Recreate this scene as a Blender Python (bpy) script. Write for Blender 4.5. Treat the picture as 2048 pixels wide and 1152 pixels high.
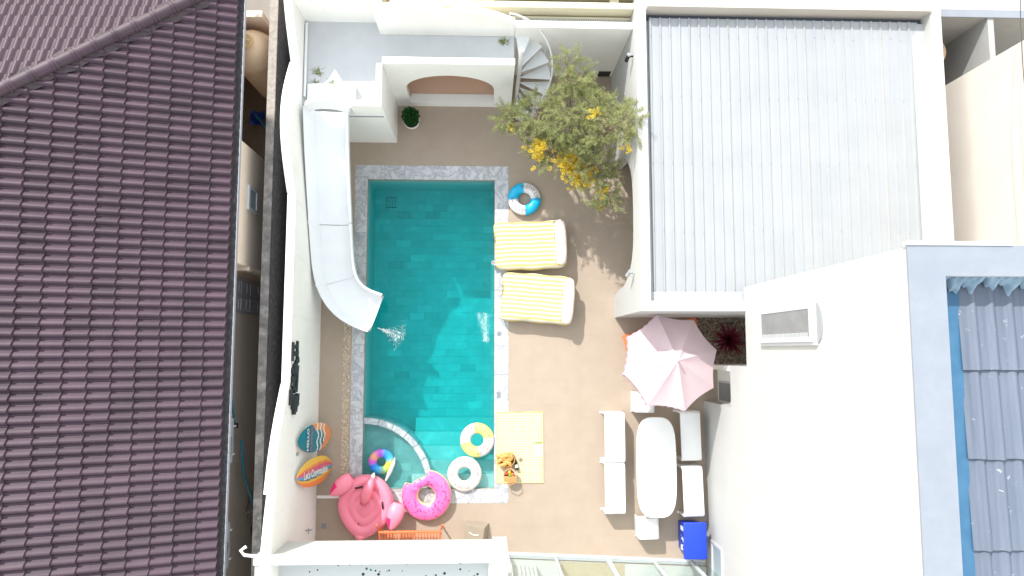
import bpy, bmesh, math, random
from mathutils import Vector, Matrix
R = math.radians; PI = math.pi
random.seed(7)
S = bpy.context.scene; C = S.collection
for o in list(bpy.data.objects): bpy.data.objects.remove(o)

# ---------------------------------------------------------------- camera, sky, sun, exposure
cam = bpy.data.cameras.new('camera'); camo = bpy.data.objects.new('camera', cam); C.objects.link(camo)
camo.location = (0, 0, 17.5); camo.rotation_euler = (R(5.19), R(-2.06), 0)
cam.sensor_fit = 'HORIZONTAL'; cam.sensor_width = 36; cam.lens = 36 * 1364 / 2048; cam.clip_end = 500
S.camera = camo
W = bpy.data.worlds.new('World'); S.world = W; W.use_nodes = True
nt = W.node_tree; bg = nt.nodes['Background']
sky = nt.nodes.new('ShaderNodeTexSky'); sky.sky_type = 'NISHITA'; sky.sun_disc = False
SUN_EL = 40.0; SUN_AZ = (-0.53, 0.85)
sky.sun_elevation = R(SUN_EL); sky.sun_rotation = math.atan2(SUN_AZ[0], SUN_AZ[1]) % (2 * PI)
sky.air_density = 2.7; sky.dust_density = 0.4; sky.ozone_density = 0.2
hs_ = nt.nodes.new('ShaderNodeHueSaturation'); hs_.inputs['Saturation'].default_value = 0.35   # hazy whitish sky
nt.links.new(sky.outputs[0], hs_.inputs['Color']); nt.links.new(hs_.outputs[0], bg.inputs[0]); bg.inputs[1].default_value = 0.15
sl = bpy.data.lights.new('sun', 'SUN'); sl.energy = 2.0; sl.angle = R(0.5); sl.color = (1.0, 0.97, 0.93)
so = bpy.data.objects.new('sun', sl); C.objects.link(so); so.location = (-8, 12, 20)
ce = math.cos(R(SUN_EL))
so.rotation_euler = Vector((-SUN_AZ[0] * ce, -SUN_AZ[1] * ce, -math.sin(R(SUN_EL)))).to_track_quat('-Z', 'Y').to_euler()
S.view_settings.view_transform = 'Standard'; S.view_settings.look = 'None'
S.view_settings.exposure = 1.42; S.view_settings.gamma = 1
S.render.resolution_x = 1024; S.render.resolution_y = 576
S.render.engine = 'CYCLES'; S.cycles.max_bounces = 16; S.cycles.diffuse_bounces = 10; S.cycles.transparent_max_bounces = 16

# ---------------------------------------------------------------- materials
def lin(h):
    h = h.lstrip('#'); r = []
    for i in (0, 2, 4):
        c = int(h[i:i + 2], 16) / 255
        r.append(c / 12.92 if c <= .04045 else ((c + .055) / 1.055) ** 2.4)
    return tuple(r) + (1,)
def rgb(c):
    if isinstance(c, str): return lin(c)
    return tuple(c) + (1,) if len(c) == 3 else tuple(c)
class NT:
    def __init__(s, name):
        s.m = bpy.data.materials.new(name); s.m.use_nodes = True; s.t = s.m.node_tree
        s.b = s.t.nodes['Principled BSDF']; s.out = s.t.nodes['Material Output']
        s.pos = s.n('ShaderNodeNewGeometry').outputs['Position']
    def n(s, ty, **kw):
        k = s.t.nodes.new(ty)
        for a, v in kw.items(): setattr(k, a, v)
        return k
    def l(s, a, b): s.t.links.new(a, b)
    def noise(s, scale, detail=4, rough=.55, vec=None, dist=0):
        k = s.n('ShaderNodeTexNoise'); k.inputs['Scale'].default_value = scale; k.inputs['Detail'].default_value = detail
        k.inputs['Roughness'].default_value = rough; k.inputs['Distortion'].default_value = dist
        s.l(vec or s.pos, k.inputs['Vector']); return k.outputs['Fac']
    def ramp(s, fac, stops, interp='LINEAR'):
        k = s.n('ShaderNodeValToRGB'); e = k.color_ramp; e.interpolation = interp
        while len(e.elements) < len(stops): e.elements.new(.5)
        for el, (p, c) in zip(e.elements, stops): el.position = p; el.color = rgb(c)
        s.l(fac, k.inputs[0]); return k.outputs[0]
    def mix(s, fac, a, b, mode='MIX'):
        k = s.n('ShaderNodeMix', data_type='RGBA', blend_type=mode)
        for i, v in ((0, fac), (6, a), (7, b)):
            if hasattr(v, 'links') or hasattr(v, 'is_linked'): s.l(v, k.inputs[i])
            else: k.inputs[i].default_value = v if i == 0 else rgb(v)
        return k.outputs[2]
    def math(s, op, a, b=None):
        k = s.n('ShaderNodeMath', operation=op)
        for i, v in ((0, a), (1, b)):
            if v is None: continue
            if hasattr(v, 'is_linked'): s.l(v, k.inputs[i])
            else: k.inputs[i].default_value = v
        return k.outputs[0]
    def mapping(s, scale, rot=(0, 0, 0), vec=None):
        k = s.n('ShaderNodeMapping'); k.inputs['Scale'].default_value = scale; k.inputs['Rotation'].default_value = rot
        s.l(vec or s.pos, k.inputs['Vector']); return k.outputs[0]
    def bump(s, h, strength=.2, dist=.01):
        k = s.n('ShaderNodeBump'); k.inputs['Strength'].default_value = strength; k.inputs['Distance'].default_value = dist
        s.l(h, k.inputs['Height']); s.l(k.outputs[0], s.b.inputs['Normal'])
    def col(s, c):
        if hasattr(c, 'is_linked'): s.l(c, s.b.inputs['Base Color'])
        else: s.b.inputs['Base Color'].default_value = rgb(c)
    def rough(s, r): s.b.inputs['Roughness'].default_value = r
    def rand(s): return s.n('ShaderNodeObjectInfo').outputs['Random']
MATS = {}
def mat(name, c1, c2=None, rough=.6, scale=3, bump=0, bscale=60, bdist=.004, spec=.5, rnd=0, lo=.35, hi=.7):
    if name in MATS: return MATS[name]
    k = NT(name); c = c1
    if c2 is not None: c = k.ramp(k.noise(scale, 6, .6), [(lo, c1), (hi, c2)])
    if rnd:
        v = k.math('MULTIPLY_ADD', k.rand(), rnd); v.node.inputs[2].default_value = 1 - rnd / 2
        cm = k.n('ShaderNodeCombineColor'); [k.l(v, cm.inputs[i]) for i in range(3)]
        c = k.mix(1.0, c, cm.outputs[0], 'MULTIPLY')
    k.col(c); k.rough(rough); k.b.inputs['Specular IOR Level'].default_value = spec
    if bump: k.bump(k.noise(bscale, 4), bump, bdist)
    MATS[name] = k.m; return k.m

mat('wall_top', (.82, .815, .80), (.74, .735, .72), .8, 2.2, .2, 50, spec=.2)
mat('alley_stucco', (.82, .69, .57), (.76, .63, .51), .9, 1.2, .2, 30, spec=.2)
mat('neighbour_cream', (.56, .515, .465), (.52, .475, .43), .9, .8, .15, 30, spec=.2)
mat('niche_tan', (.66, .455, .335), (.62, .425, .31), .9, 2)
mat('deck_tile', (.400, .322, .252), (.372, .297, .232), .6, 2.4, .12, 70, rnd=.012, spec=.3)
mat('grout', (.385, .308, .24), None, .9)
mat('white_plastic', (.80, .80, .79), (.77, .77, .765), .38, 3)
mat('fibreglass', (.80, .815, .825), (.76, .775, .785), .28, 2.2, .05, 12)
mat('white_metal', (.76, .77, .78), None, .4)
mat('window_white', (.52, .53, .545), None, .45)
mat('dark_plastic', (.02, .02, .024), None, .45)
mat('sign_black', (.010, .012, .014), (.02, .022, .024), .5, 20)
mat('grey_metal', (.30, .31, .33), None, .4)
mat('dark_fascia', (.030, .028, .032), (.085, .08, .085), .8, 9, .4, 30, lo=.45, hi=.75)
mat('gutter_line', (.36, .37, .42), None, .5)
mat('hip_mortar', (.05, .038, .042), (.085, .065, .07), .9, 8, .6, 25, .01)
mat('underlay', (.05, .038, .045), None, .9)
mat('tank_plastic', (.66, .47, .31), (.58, .40, .26), .5, 2)
mat('tank_lid', (.55, .38, .19), None, .5)
mat('pink_vinyl', (.92, .26, .36), (.91, .235, .335), .32, 3, spec=.5)
mat('hot_pink', (.82, .025, .17), None, .35)
mat('donut_pink', (.84, .14, .38), (.86, .19, .43), .28, 4)
mat('donut_dough', (.86, .52, .29), None, .35)
mat('sprinkle_blue', (.06, .05, .45), None, .4)
mat('sprinkle_dark', (.20, .01, .12), None, .4)
mat('ring_blue', (.0, .44, .74), None, .3)
mat('ring_white', (.72, .69, .66), None, .32)
mat('ring_yellow', (.84, .68, .20), None, .32)
mat('ring_blush', (.80, .66, .58), (.80, .71, .65), .32, 5)
mat('ink', (.10, .10, .13), None, .6)
mat('ink_soft', (.42, .40, .40), None, .6)
mat('umbrella', (.60, .465, .49), (.585, .45, .475), .85, 3, .1, 80, spec=.15)
mat('valance', (.58, .36, .44), None, .85)
mat('orange_plastic', (.76, .20, .075), (.72, .18, .06), .45, 4)
mat('blue_bin', (.012, .055, .62), (.012, .045, .56), .42, 3)
mat('blue_body', (.010, .035, .33), None, .45)
mat('print_white', (.72, .78, .80), None, .5)
mat('taupe', (.30, .245, .185), (.33, .27, .21), .7, 6)
mat('wicker', (.55, .30, .11), (.42, .21, .07), .75, 40, .6, 90)
mat('croissant', (.66, .36, .10), (.50, .22, .045), .5, 30)
mat('bottle', (.012, .010, .008), None, .12)
mat('bottle_red', (.40, .02, .02), None, .4)
mat('fruit_orange', (.75, .17, .02), None, .4)
mat('fruit_green', (.14, .32, .02), None, .4)
mat('fruit_yellow', (.80, .42, .02), None, .4)
mat('fruit_red', (.52, .03, .02), None, .35)
mat('pot', (.76, .74, .72), None, .5)
mat('soil', (.06, .04, .028), None, .95)
mat('bark', (.19, .14, .10), (.26, .20, .15), .9, 20, .6, 40)
mat('terracotta_red', (.10, .004, .014), (.17, .01, .03), .5, 12)
mat('frosted', (.20, .205, .215), (.25, .255, .26), .35, 3)
mat('frosted_small', (.30, .36, .39), None, .4)
mat('dark_glass', (.008, .014, .016), None, .12)
mat('door_lilac', (.52, .48, .52), None, .6)
mat('ac_white', (.46, .47, .48), None, .5)
mat('ac_fan', (.10, .11, .12), None, .5)
mat('cyan_pipe', (.0, .18, .26), None, .4)
mat('blue_tarp', (.01, .04, .25), None, .6)
mat('green_hose', (.10, .16, .03), None, .5)
mat('rope_black', (.012, .012, .012), None, .7)
mat('cloth_dark', (.16, .12, .10), (.22, .17, .14), .95, 12)
mat('rug', (.62, .53, .37), (.56, .47, .32), .95, 30, .5, 120)
mat('room_floor', (.74, .75, .73), (.70, .71, .69), .35, 1.5)
mat('curtain', (.80, .80, .80), None, .9)
mat('parapet_blue', (.25, .27, .31), (.225, .245, .29), .85, 2.5, .5, 8, .01)
mat('mortar_blue', (.29, .40, .50), (.17, .25, .34), .95, 6, 1.0, 12, .02)
mat('east_grey', (.36, .36, .35), (.31, .31, .305), .9, 1.5)
mat('cable', (.06, .055, .055), None, .6)
mat('flashing', (.40, .41, .42), (.37, .38, .39), .5, 5)
mat('gutter_dark', (.07, .08, .105), None, .6)
mat('leaf_dark', (.025, .085, .028), (.05, .15, .045), .55, 14)
mat('foam', (.78, .82, .82), None, .4)
mat('steel_lid', (.22, .23, .25), None, .4)
mat('cream_yellow', (.62, .575, .42), (.56, .52, .38), .9, 2)
mat('ground', (.26, .235, .205), (.20, .18, .16), .95, .5, .3, 12)
mat('alley_floor', (.16, .12, .09), (.20, .15, .11), .95, 2)

def special():
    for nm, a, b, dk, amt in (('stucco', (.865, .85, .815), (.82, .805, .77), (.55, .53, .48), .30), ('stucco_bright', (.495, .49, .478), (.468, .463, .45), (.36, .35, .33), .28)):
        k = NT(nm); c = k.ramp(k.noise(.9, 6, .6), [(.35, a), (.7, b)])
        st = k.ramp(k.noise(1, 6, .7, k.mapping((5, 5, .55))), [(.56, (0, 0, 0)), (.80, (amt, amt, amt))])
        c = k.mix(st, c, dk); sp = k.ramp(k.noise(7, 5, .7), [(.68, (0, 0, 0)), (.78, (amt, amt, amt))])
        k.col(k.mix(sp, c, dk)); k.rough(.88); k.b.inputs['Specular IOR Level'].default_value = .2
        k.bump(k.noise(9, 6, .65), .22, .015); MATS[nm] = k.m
    k = NT('roof_tile')
    c = k.ramp(k.noise(2.2, 5), [(.3, (.066, .037, .054)), (.72, (.049, .027, .041))])
    v = k.math('MULTIPLY_ADD', k.rand(), .34); v.node.inputs[2].default_value = .83
    cm = k.n('ShaderNodeCombineColor'); [k.l(v, cm.inputs[i]) for i in range(3)]
    c = k.mix(1.0, c, cm.outputs[0], 'MULTIPLY')
    dust = k.ramp(k.noise(26, 3), [(.66, (0, 0, 0)), (.80, (.35, .35, .35))])
    c = k.mix(dust, c, (.16, .13, .135)); k.col(c); k.rough(.55); k.b.inputs['Specular IOR Level'].default_value = .45
    k.bump(k.noise(90, 3), .12, .003); MATS['roof_tile'] = k.m
    # marble coping
    k = NT('marble')
    rv = k.n('ShaderNodeCombineXYZ'); k.l(k.math('MULTIPLY', k.rand(), 37.0), rv.inputs[0]); k.l(k.math('MULTIPLY', k.rand(), 11.0), rv.inputs[1])
    va = k.n('ShaderNodeVectorMath', operation='ADD'); k.l(k.pos, va.inputs[0]); k.l(rv.outputs[0], va.inputs[1])
    n1 = k.noise(2.6, 7, .62, va.outputs[0], 1.2)
    vein = k.math('ABSOLUTE', k.math('SUBTRACT', n1, .5))
    c = k.ramp(vein, [(.0, (.33, .335, .35)), (.02, (.45, .455, .47)), (.08, (.575, .58, .59)), (.22, (.62, .62, .625))])
    cl = k.ramp(k.noise(1.7, 4, .5, va.outputs[0]), [(.35, (.80, .81, .84)), (.65, (1, 1, 1))])
    k.col(k.mix(1.0, c, cl, 'MULTIPLY')); k.rough(.38); MATS['marble'] = k.m
    # pool tiles
    k = NT('pool_tile')
    c = k.ramp(k.rand(), [(0, (.26, .33, .32)), (.10, (.42, .50, .485)), (.5, (.50, .575, .56)), (.9, (.55, .62, .60)), (1, (.78, .82, .80))])
    c = k.mix(.5, c, k.ramp(k.noise(2.1, 6, .65, None, .5), [(.32, (.34, .42, .41)), (.55, (.50, .57, .56)), (.72, (.80, .84, .82))]))
    k.col(c); k.rough(.4); MATS['pool_tile'] = k.m
    mat('pool_grout', (.48, .55, .535), None, .8)
    # water surface + absorption
    k = NT('water'); t = k.t; t.nodes.remove(k.b)
    tr = k.n('ShaderNodeBsdfTransparent'); gl = k.n('ShaderNodeBsdfGlossy'); gl.inputs['Roughness'].default_value = .04
    fr = k.n('ShaderNodeLayerWeight'); ff = k.math('MULTIPLY_ADD', k.math('POWER', fr.outputs['Facing'], 5.0), .97); ff.node.inputs[2].default_value = .014
    mx = k.n('ShaderNodeMixShader'); k.l(ff, mx.inputs[0]); k.l(tr.outputs[0], mx.inputs[1]); k.l(gl.outputs[0], mx.inputs[2])
    bp = k.n('ShaderNodeBump'); bp.inputs['Strength'].default_value = .55; bp.inputs['Distance'].default_value = .05
    k.l(k.noise(4.5, 3, .5, None, .6), bp.inputs['Height'])
    k.l(bp.outputs[0], gl.inputs['Normal']); k.l(bp.outputs[0], fr.inputs['Normal'])
    tl = k.n('ShaderNodeBsdfTranslucent'); tl.inputs[0].default_value = (.93, .97, .96, 1); m2 = k.n('ShaderNodeMixShader'); m2.inputs[0].default_value = .26
    k.l(tr.outputs[0], m2.inputs[1]); k.l(tl.outputs[0], m2.inputs[2]); k.l(bp.outputs[0], tl.inputs['Normal']); k.l(m2.outputs[0], mx.inputs[1])
    k.l(mx.outputs[0], k.out.inputs['Surface'])
    ab = k.n('ShaderNodeVolumeAbsorption'); ab.inputs['Color'].default_value = (.0, .885, .895, 1); ab.inputs['Density'].default_value = 1.8
    k.l(ab.outputs[0], k.out.inputs['Volume']); MATS['water'] = k.m
    # weathered concrete wall cap
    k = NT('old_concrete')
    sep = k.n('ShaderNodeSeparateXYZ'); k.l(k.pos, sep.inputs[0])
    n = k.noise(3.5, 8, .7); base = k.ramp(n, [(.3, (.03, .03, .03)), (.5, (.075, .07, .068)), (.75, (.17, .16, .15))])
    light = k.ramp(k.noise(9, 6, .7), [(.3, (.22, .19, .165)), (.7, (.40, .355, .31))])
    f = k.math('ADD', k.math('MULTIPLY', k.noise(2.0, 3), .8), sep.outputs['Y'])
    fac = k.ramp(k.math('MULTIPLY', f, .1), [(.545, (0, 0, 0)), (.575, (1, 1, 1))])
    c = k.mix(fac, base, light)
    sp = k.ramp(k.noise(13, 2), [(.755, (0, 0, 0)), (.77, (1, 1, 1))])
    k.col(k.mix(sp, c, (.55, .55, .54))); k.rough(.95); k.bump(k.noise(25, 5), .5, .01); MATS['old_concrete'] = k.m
    # platform floor with mildew blotches
    k = NT('platform')
    c = k.ramp(k.noise(1.6, 6), [(.3, (.56, .57, .585)), (.7, (.50, .51, .53))])
    st = k.ramp(k.noise(2.6, 7, .7), [(.63, (0, 0, 0)), (.74, (1, 1, 1))])
    k.col(k.mix(st, c, (.34, .335, .30))); k.rough(.8); k.bump(k.noise(30, 3), .15, .005); MATS['platform'] = k.m
    # ribbed metal roof
    k = NT('metal_roof')
    c = k.ramp(k.noise(1.3, 5), [(.3, (.362, .375, .390)), (.7, (.335, .348, .363))])
    st = k.noise(1, 6, .65, k.mapping((14, .35, 3)))
    c = k.mix(k.ramp(st, [(.62, (0, 0, 0)), (.78, (.5, .5, .5))]), c, (.52, .48, .42))
    sp = k.ramp(k.noise(14, 2), [(.77, (0, 0, 0)), (.785, (1, 1, 1))])
    c = k.mix(sp, c, (.28, .29, .30)); k.col(c); k.rough(.42); k.b.inputs['Metallic'].default_value = .1; MATS['metal_roof'] = k.m
    # painted blue-grey roof tile
    k = NT('blue_tile')
    c = k.ramp(k.noise(1, 6, .6, k.mapping((9, .8, 2))), [(.3, (.110, .132, .180)), (.7, (.148, .170, .220))])
    sp = k.ramp(k.noise(9, 5, .75), [(.655, (0, 0, 0)), (.67, (1, 1, 1))])
    k.col(k.mix(sp, c, (.42, .43, .45))); k.rough(.6); MATS['blue_tile'] = k.m
    # terrazzo
    k = NT('terrazzo')
    vo = k.n('ShaderNodeTexVoronoi'); vo.inputs['Scale'].default_value = 9; k.l(k.pos, vo.inputs['Vector'])
    sc = k.n('ShaderNodeSeparateColor'); k.l(vo.outputs['Color'], sc.inputs[0])
    chip = k.math('LESS_THAN', vo.outputs['Distance'], k.math('MULTIPLY', sc.outputs[1], .30))
    cc = k.ramp(sc.outputs[0], [(0, (.012, .013, .02)), (.62, (.03, .035, .05)), (.66, (.05, .22, .17)), (.78, (.10, .09, .07))], 'CONSTANT')
    k.col(k.mix(chip, (.55, .57, .565), cc)); k.rough(.45); MATS['terrazzo'] = k.m
    # gingham cloth
    k = NT('gingham')
    sep = k.n('ShaderNodeSeparateXYZ'); k.l(k.pos, sep.inputs[0])
    def stripe(o): return k.math('LESS_THAN', k.math('FRACT', k.math('MULTIPLY', o, 15.5)), .45)
    s = k.math('MULTIPLY', k.math('ADD', stripe(sep.outputs[0]), stripe(sep.outputs[1])), .5)
    k.col(k.ramp(s, [(0, (.60, .56, .42)), (.5, (.59, .52, .32)), (1, (.57, .46, .20))])); k.rough(.9)
    k.bump(k.noise(9, 3), .3, .02); MATS['gingham'] = k.m
    # striped towelling lounger : stripes across its local Y
    k = NT('lounger_stripe')
    tc = k.n('ShaderNodeTexCoord'); sep = k.n('ShaderNodeSeparateXYZ'); k.l(tc.outputs['Object'], sep.inputs[0])
    w = k.math('ADD', sep.outputs[1], k.math('MULTIPLY', k.noise(2.2, 2), .06))
    tri = k.math('PINGPONG', k.math('MULTIPLY', w, 9.2), .5)
    k.col(k.ramp(k.math('MULTIPLY', tri, 2.0), [(.30, (.62, .595, .50)), (.62, (.60, .47, .155))])); k.rough(.75)
    k.bump(k.noise(7, 4), .35, .03); MATS['lounger_stripe'] = k.m
    # rainbow ring by angle
    k = NT('rainbow')
    tc = k.n('ShaderNodeTexCoord'); gr = k.n('ShaderNodeTexGradient', gradient_type='RADIAL'); k.l(tc.outputs['Object'], gr.inputs[0])
    k.col(k.ramp(gr.outputs['Fac'], [(0, (.02, .20, .75)), (.12, (.03, .42, .80)), (.28, (.42, .65, .10)), (.42, (.78, .66, .08)), (.52, (.05, .48, .72)), (.64, (.03, .22, .75)), (.74, (.55, .08, .62)), (.84, (.80, .40, .16)), (.92, (.72, .08, .58)), (1, (.02, .20, .75))]))
    k.rough(.2); MATS['rainbow'] = k.m
    # thin glass
    k = NT('glass'); k.t.nodes.remove(k.b)
    tr = k.n('ShaderNodeBsdfTransparent'); tr.inputs[0].default_value = (.90, .94, .93, 1)
    gl = k.n('ShaderNodeBsdfGlossy'); gl.inputs['Roughness'].default_value = .02
    fr = k.n('ShaderNodeLayerWeight'); ff = k.math('MULTIPLY_ADD', k.math('POWER', fr.outputs['Facing'], 5.0), .9); ff.node.inputs[2].default_value = .04; mx = k.n('ShaderNodeMixShader')
    k.l(ff, mx.inputs[0]); k.l(tr.outputs[0], mx.inputs[1]); k.l(gl.outputs[0], mx.inputs[2]); k.l(mx.outputs[0], k.out.inputs['Surface']); MATS['glass'] = k.m
    # leaves
    for nm, a, b in (('leaf', (.15, .19, .05), (.42, .43, .20)), ('leaf_shrub', (.02, .075, .022), (.045, .15, .04)), ('leaf_yellow', (.58, .40, .03), (.74, .57, .10))):
        k = NT(nm); g = k.n('ShaderNodeNewGeometry')
        c = k.ramp(g.outputs['Random Per Island'], [(0, a), (1, b)])
        k.t.nodes.remove(k.b); d = k.n('ShaderNodeBsdfDiffuse'); tl = k.n('ShaderNodeBsdfTranslucent'); mx = k.n('ShaderNodeMixShader'); mx.inputs[0].default_value = .35
        k.l(c, d.inputs[0]); k.l(c, tl.inputs[0]); k.l(d.outputs[0], mx.inputs[1]); k.l(tl.outputs[0], mx.inputs[2]); k.l(mx.outputs[0], k.out.inputs['Surface']); MATS[nm] = k.m
    for nm, st in (('pebble', [(0, (.62, .52, .38)), (.45, (.50, .38, .24)), (.75, (.70, .62, .50)), (1, (.20, .13, .08))]), ('pebble_dark', [(0, (.30, .24, .17)), (.5, (.10, .08, .06)), (.8, (.40, .33, .25)), (1, (.03, .025, .02))])):
        k = NT(nm); g = k.n('ShaderNodeNewGeometry'); k.col(k.ramp(g.outputs['Random Per Island'], st)); k.rough(.6); MATS[nm] = k.m
special()

# ---------------------------------------------------------------- mesh helpers
class MB:
    def __init__(s): s.v = []; s.f = []; s.mi = []
    def add(s, v, f, mi=0):
        o = len(s.v); s.v += [tuple(p) for p in v]; s.f += [tuple(i + o for i in q) for q in f]; s.mi += [mi] * len(f); return s
    def box(s, x0, x1, y0, y1, z0, z1, mi=0):
        v = [(x, y, z) for z in (z0, z1) for y in (y0, y1) for x in (x0, x1)]
        return s.add(v, [(0, 2, 3, 1), (4, 5, 7, 6), (0, 1, 5, 4), (2, 6, 7, 3), (0, 4, 6, 2), (1, 3, 7, 5)], mi)
    def prism(s, poly, a, b, ax='z', mi=0):
        n = len(poly)
        def P(p, h): return {'z': (p[0], p[1], h), 'y': (p[0], h, p[1]), 'x': (h, p[0], p[1])}[ax]
        v = [P(p, a) for p in poly] + [P(p, b) for p in poly]
        return s.add(v, [tuple(range(n))[::-1], tuple(range(n, 2 * n))] + [(i, (i + 1) % n, n + (i + 1) % n, n + i) for i in range(n)], mi)
    def tube(s, pts, r, seg=8, mi=0, cap=True):
        pts = [Vector(p) for p in pts]; n = len(pts); rr = r if isinstance(r, (list, tuple)) else [r] * n
        v = []; up = Vector((0, 0, 1)); prev = None
        for i, p in enumerate(pts):
            d = (pts[min(i + 1, n - 1)] - pts[max(i - 1, 0)]).normalized()
            if prev is None:
                a = d.cross(up)
                if a.length < .05: a = d.cross(Vector((1, 0, 0)))
            else: a = prev - d * prev.dot(d)
            a.normalize(); prev = a; b = d.cross(a)
            for k in range(seg):
                t = 2 * PI * k / seg; v.append(p + (a * math.cos(t) + b * math.sin(t)) * rr[i])
        f = [(i * seg + k, i * seg + (k + 1) % seg, (i + 1) * seg + (k + 1) % seg, (i + 1) * seg + k) for i in range(n - 1) for k in range(seg)]
        if cap: f += [tuple(range(seg))[::-1], tuple(range((n - 1) * seg, n * seg))]
        return s.add(v, f, mi)
    def lathe(s, prof, c=(0, 0, 0), seg=24, mi=0):
        v = []; n = len(prof)
        for r, z in prof:
            for k in range(seg):
                t = 2 * PI * k / seg; v.append((c[0] + r * math.cos(t), c[1] + r * math.sin(t), c[2] + z))
        f = [(i * seg + k, i * seg + (k + 1) % seg, (i + 1) * seg + (k + 1) % seg, (i + 1) * seg + k) for i in range(n - 1) for k in range(seg)]
        f += [tuple(range(seg))[::-1], tuple(range((n - 1) * seg, n * seg))]
        return s.add(v, f, mi)
    def ball(s, c, r, seg=10, rings=6, mi=0, sq=(1, 1, 1)):
        v = [(c[0], c[1], c[2] - r * sq[2])]; 
        for i in range(1, rings):
            a = PI * i / rings - PI / 2
            for k in range(seg):
                t = 2 * PI * k / seg; v.append((c[0] + r * sq[0] * math.cos(a) * math.cos(t), c[1] + r * sq[1] * math.cos(a) * math.sin(t), c[2] + r * sq[2] * math.sin(a)))
        v.append((c[0], c[1], c[2] + r * sq[2])); N = len(v) - 1
        f = [(0, 1 + (k + 1) % seg, 1 + k) for k in range(seg)]
        for i in range(rings - 2):
            for k in range(seg): f.append((1 + i * seg + k, 1 + i * seg + (k + 1) % seg, 1 + (i + 1) * seg + (k + 1) % seg, 1 + (i + 1) * seg + k))
        b = 1 + (rings - 2) * seg; f += [(b + k, b + (k + 1) % seg, N) for k in range(seg)]
        return s.add(v, f, mi)
    def grid(s, fn, nu, nv, closeu=False, closev=False, mi=None):
        v = [fn(i / (nu if closeu else nu - 1), j / (nv if closev else nv - 1)) for i in range(nu) for j in range(nv)]
        f = []; ms = []
        for i in range(nu if closeu else nu - 1):
            for j in range(nv if closev else nv - 1):
                f.append((i * nv + j, ((i + 1) % nu) * nv + j, ((i + 1) % nu) * nv + (j + 1) % nv, i * nv + (j + 1) % nv)); ms.append(mi(i, j) if mi else 0)
        s.add(v, f); s.mi[-len(f):] = ms; return s
    def mesh(s, name, mats, smooth=False, bevel=0, off=(0, 0, 0), segs=2):
        me = bpy.data.meshes.new(name)
        me.from_pydata([(p[0] - off[0], p[1] - off[1], p[2] - off[2]) for p in s.v], [], s.f)
        for m in (mats if isinstance(mats, (list, tuple)) else [mats]): me.materials.append(MATS[m])
        me.polygons.foreach_set('material_index', s.mi)
        bm = bmesh.new(); bm.from_mesh(me)
        bmesh.ops.recalc_face_normals(bm, faces=bm.faces)
        if bevel:
            ed = [e for e in bm.edges if len(e.link_faces) == 2 and e.calc_face_angle(0) > .5]
            bmesh.ops.bevel(bm, geom=ed, offset=bevel, segments=segs, affect='EDGES', profile=.5, clamp_overlap=True)
        bm.to_mesh(me); bm.free()
        if smooth:
            me.polygons.foreach_set('use_smooth', [True] * len(me.polygons))
            if smooth != 'all': me.set_sharp_from_angle(angle=R(45))
        return me
WL = {}
def link(name, me, parent=None, loc=(0, 0, 0)):
    o = bpy.data.objects.new(name, me); C.objects.link(o); o.location = loc
    if parent is not None: o.parent = parent
    WL[o.name] = Vector(loc) + (WL[parent.name] if parent is not None else Vector()); return o
def part(name, mb, m, parent, smooth=False, bevel=0, label=None, segs=2):
    o = link(name, mb.mesh(name, m, smooth, bevel, WL[parent.name], segs), parent)
    if label: o['label'] = label
    return o
def thing(name, label, cat, loc=(0, 0, 0), group=None, mb=None, m=None, **kw):
    me = mb.mesh(name, m, off=loc, **kw) if mb else None
    o = link(name, me, None, loc); o['label'] = label; o['category'] = cat
    if group: o['group'] = group
    return o
def struct(name, mb, m, **kw):
    o = link(name, mb.mesh(name, m, **kw)); o['kind'] = 'structure'; return o
def stuffpart(o): o['kind'] = 'stuff'; return o
def dup(o, loc=None, rz=None, label=None, parent=None):
    c = o.copy(); C.objects.link(c); c.parent = parent
    if parent is None:
        if loc is not None: c.location = loc
        if rz is not None: c.rotation_euler = (0, 0, rz)
        if label: c['label'] = label
    for ch in o.children: dup(ch, parent=c)
    return c
def Bx(*a): return MB().box(*a)
def text_verts(txt, size, sx=1.0, off=0.0):
    cu = bpy.data.curves.new('t', 'FONT'); cu.body = txt; cu.size = size; cu.align_x = 'CENTER'; cu.align_y = 'CENTER'; cu.resolution_u = 2; cu.offset = off
    o = bpy.data.objects.new('t', cu); C.objects.link(o)
    dg = bpy.context.evaluated_depsgraph_get(); me = bpy.data.meshes.new_from_object(o.evaluated_get(dg))
    v = [(p.co.x * sx, p.co.y) for p in me.vertices]; f = [tuple(p.vertices) for p in me.polygons]
    bpy.data.objects.remove(o); bpy.data.meshes.remove(me); bpy.data.curves.remove(cu); return v, f
def text_part(name, txt, size, fn, m, parent, sx=1.0, off=0.0):
    v, f = text_verts(txt, size, sx, off); mb = MB().add([fn(x, y) for x, y in v], f)
    return part(name, mb, m, parent)
def arc(cx, cy, r, a0, a1, n):
    return [(cx + r * math.cos(a0 + (a1 - a0) * i / n), cy + r * math.sin(a0 + (a1 - a0) * i / n)) for i in range(n + 1)]
def lerp(tab, x):
    for (a, va), (b, vb) in zip(tab, tab[1:]):
        if x <= b: 
            t = max(0, (x - a) / (b - a)); return va + (vb - va) * t
    return tab[-1][1]
def sm(tab, x):
    for (a, va), (b, vb) in zip(tab, tab[1:]):
        if x <= b:
            t = max(0, (x - a) / (b - a)); t = t * t * (3 - 2 * t); return va + (vb - va) * t
    return tab[-1][1]

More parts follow.
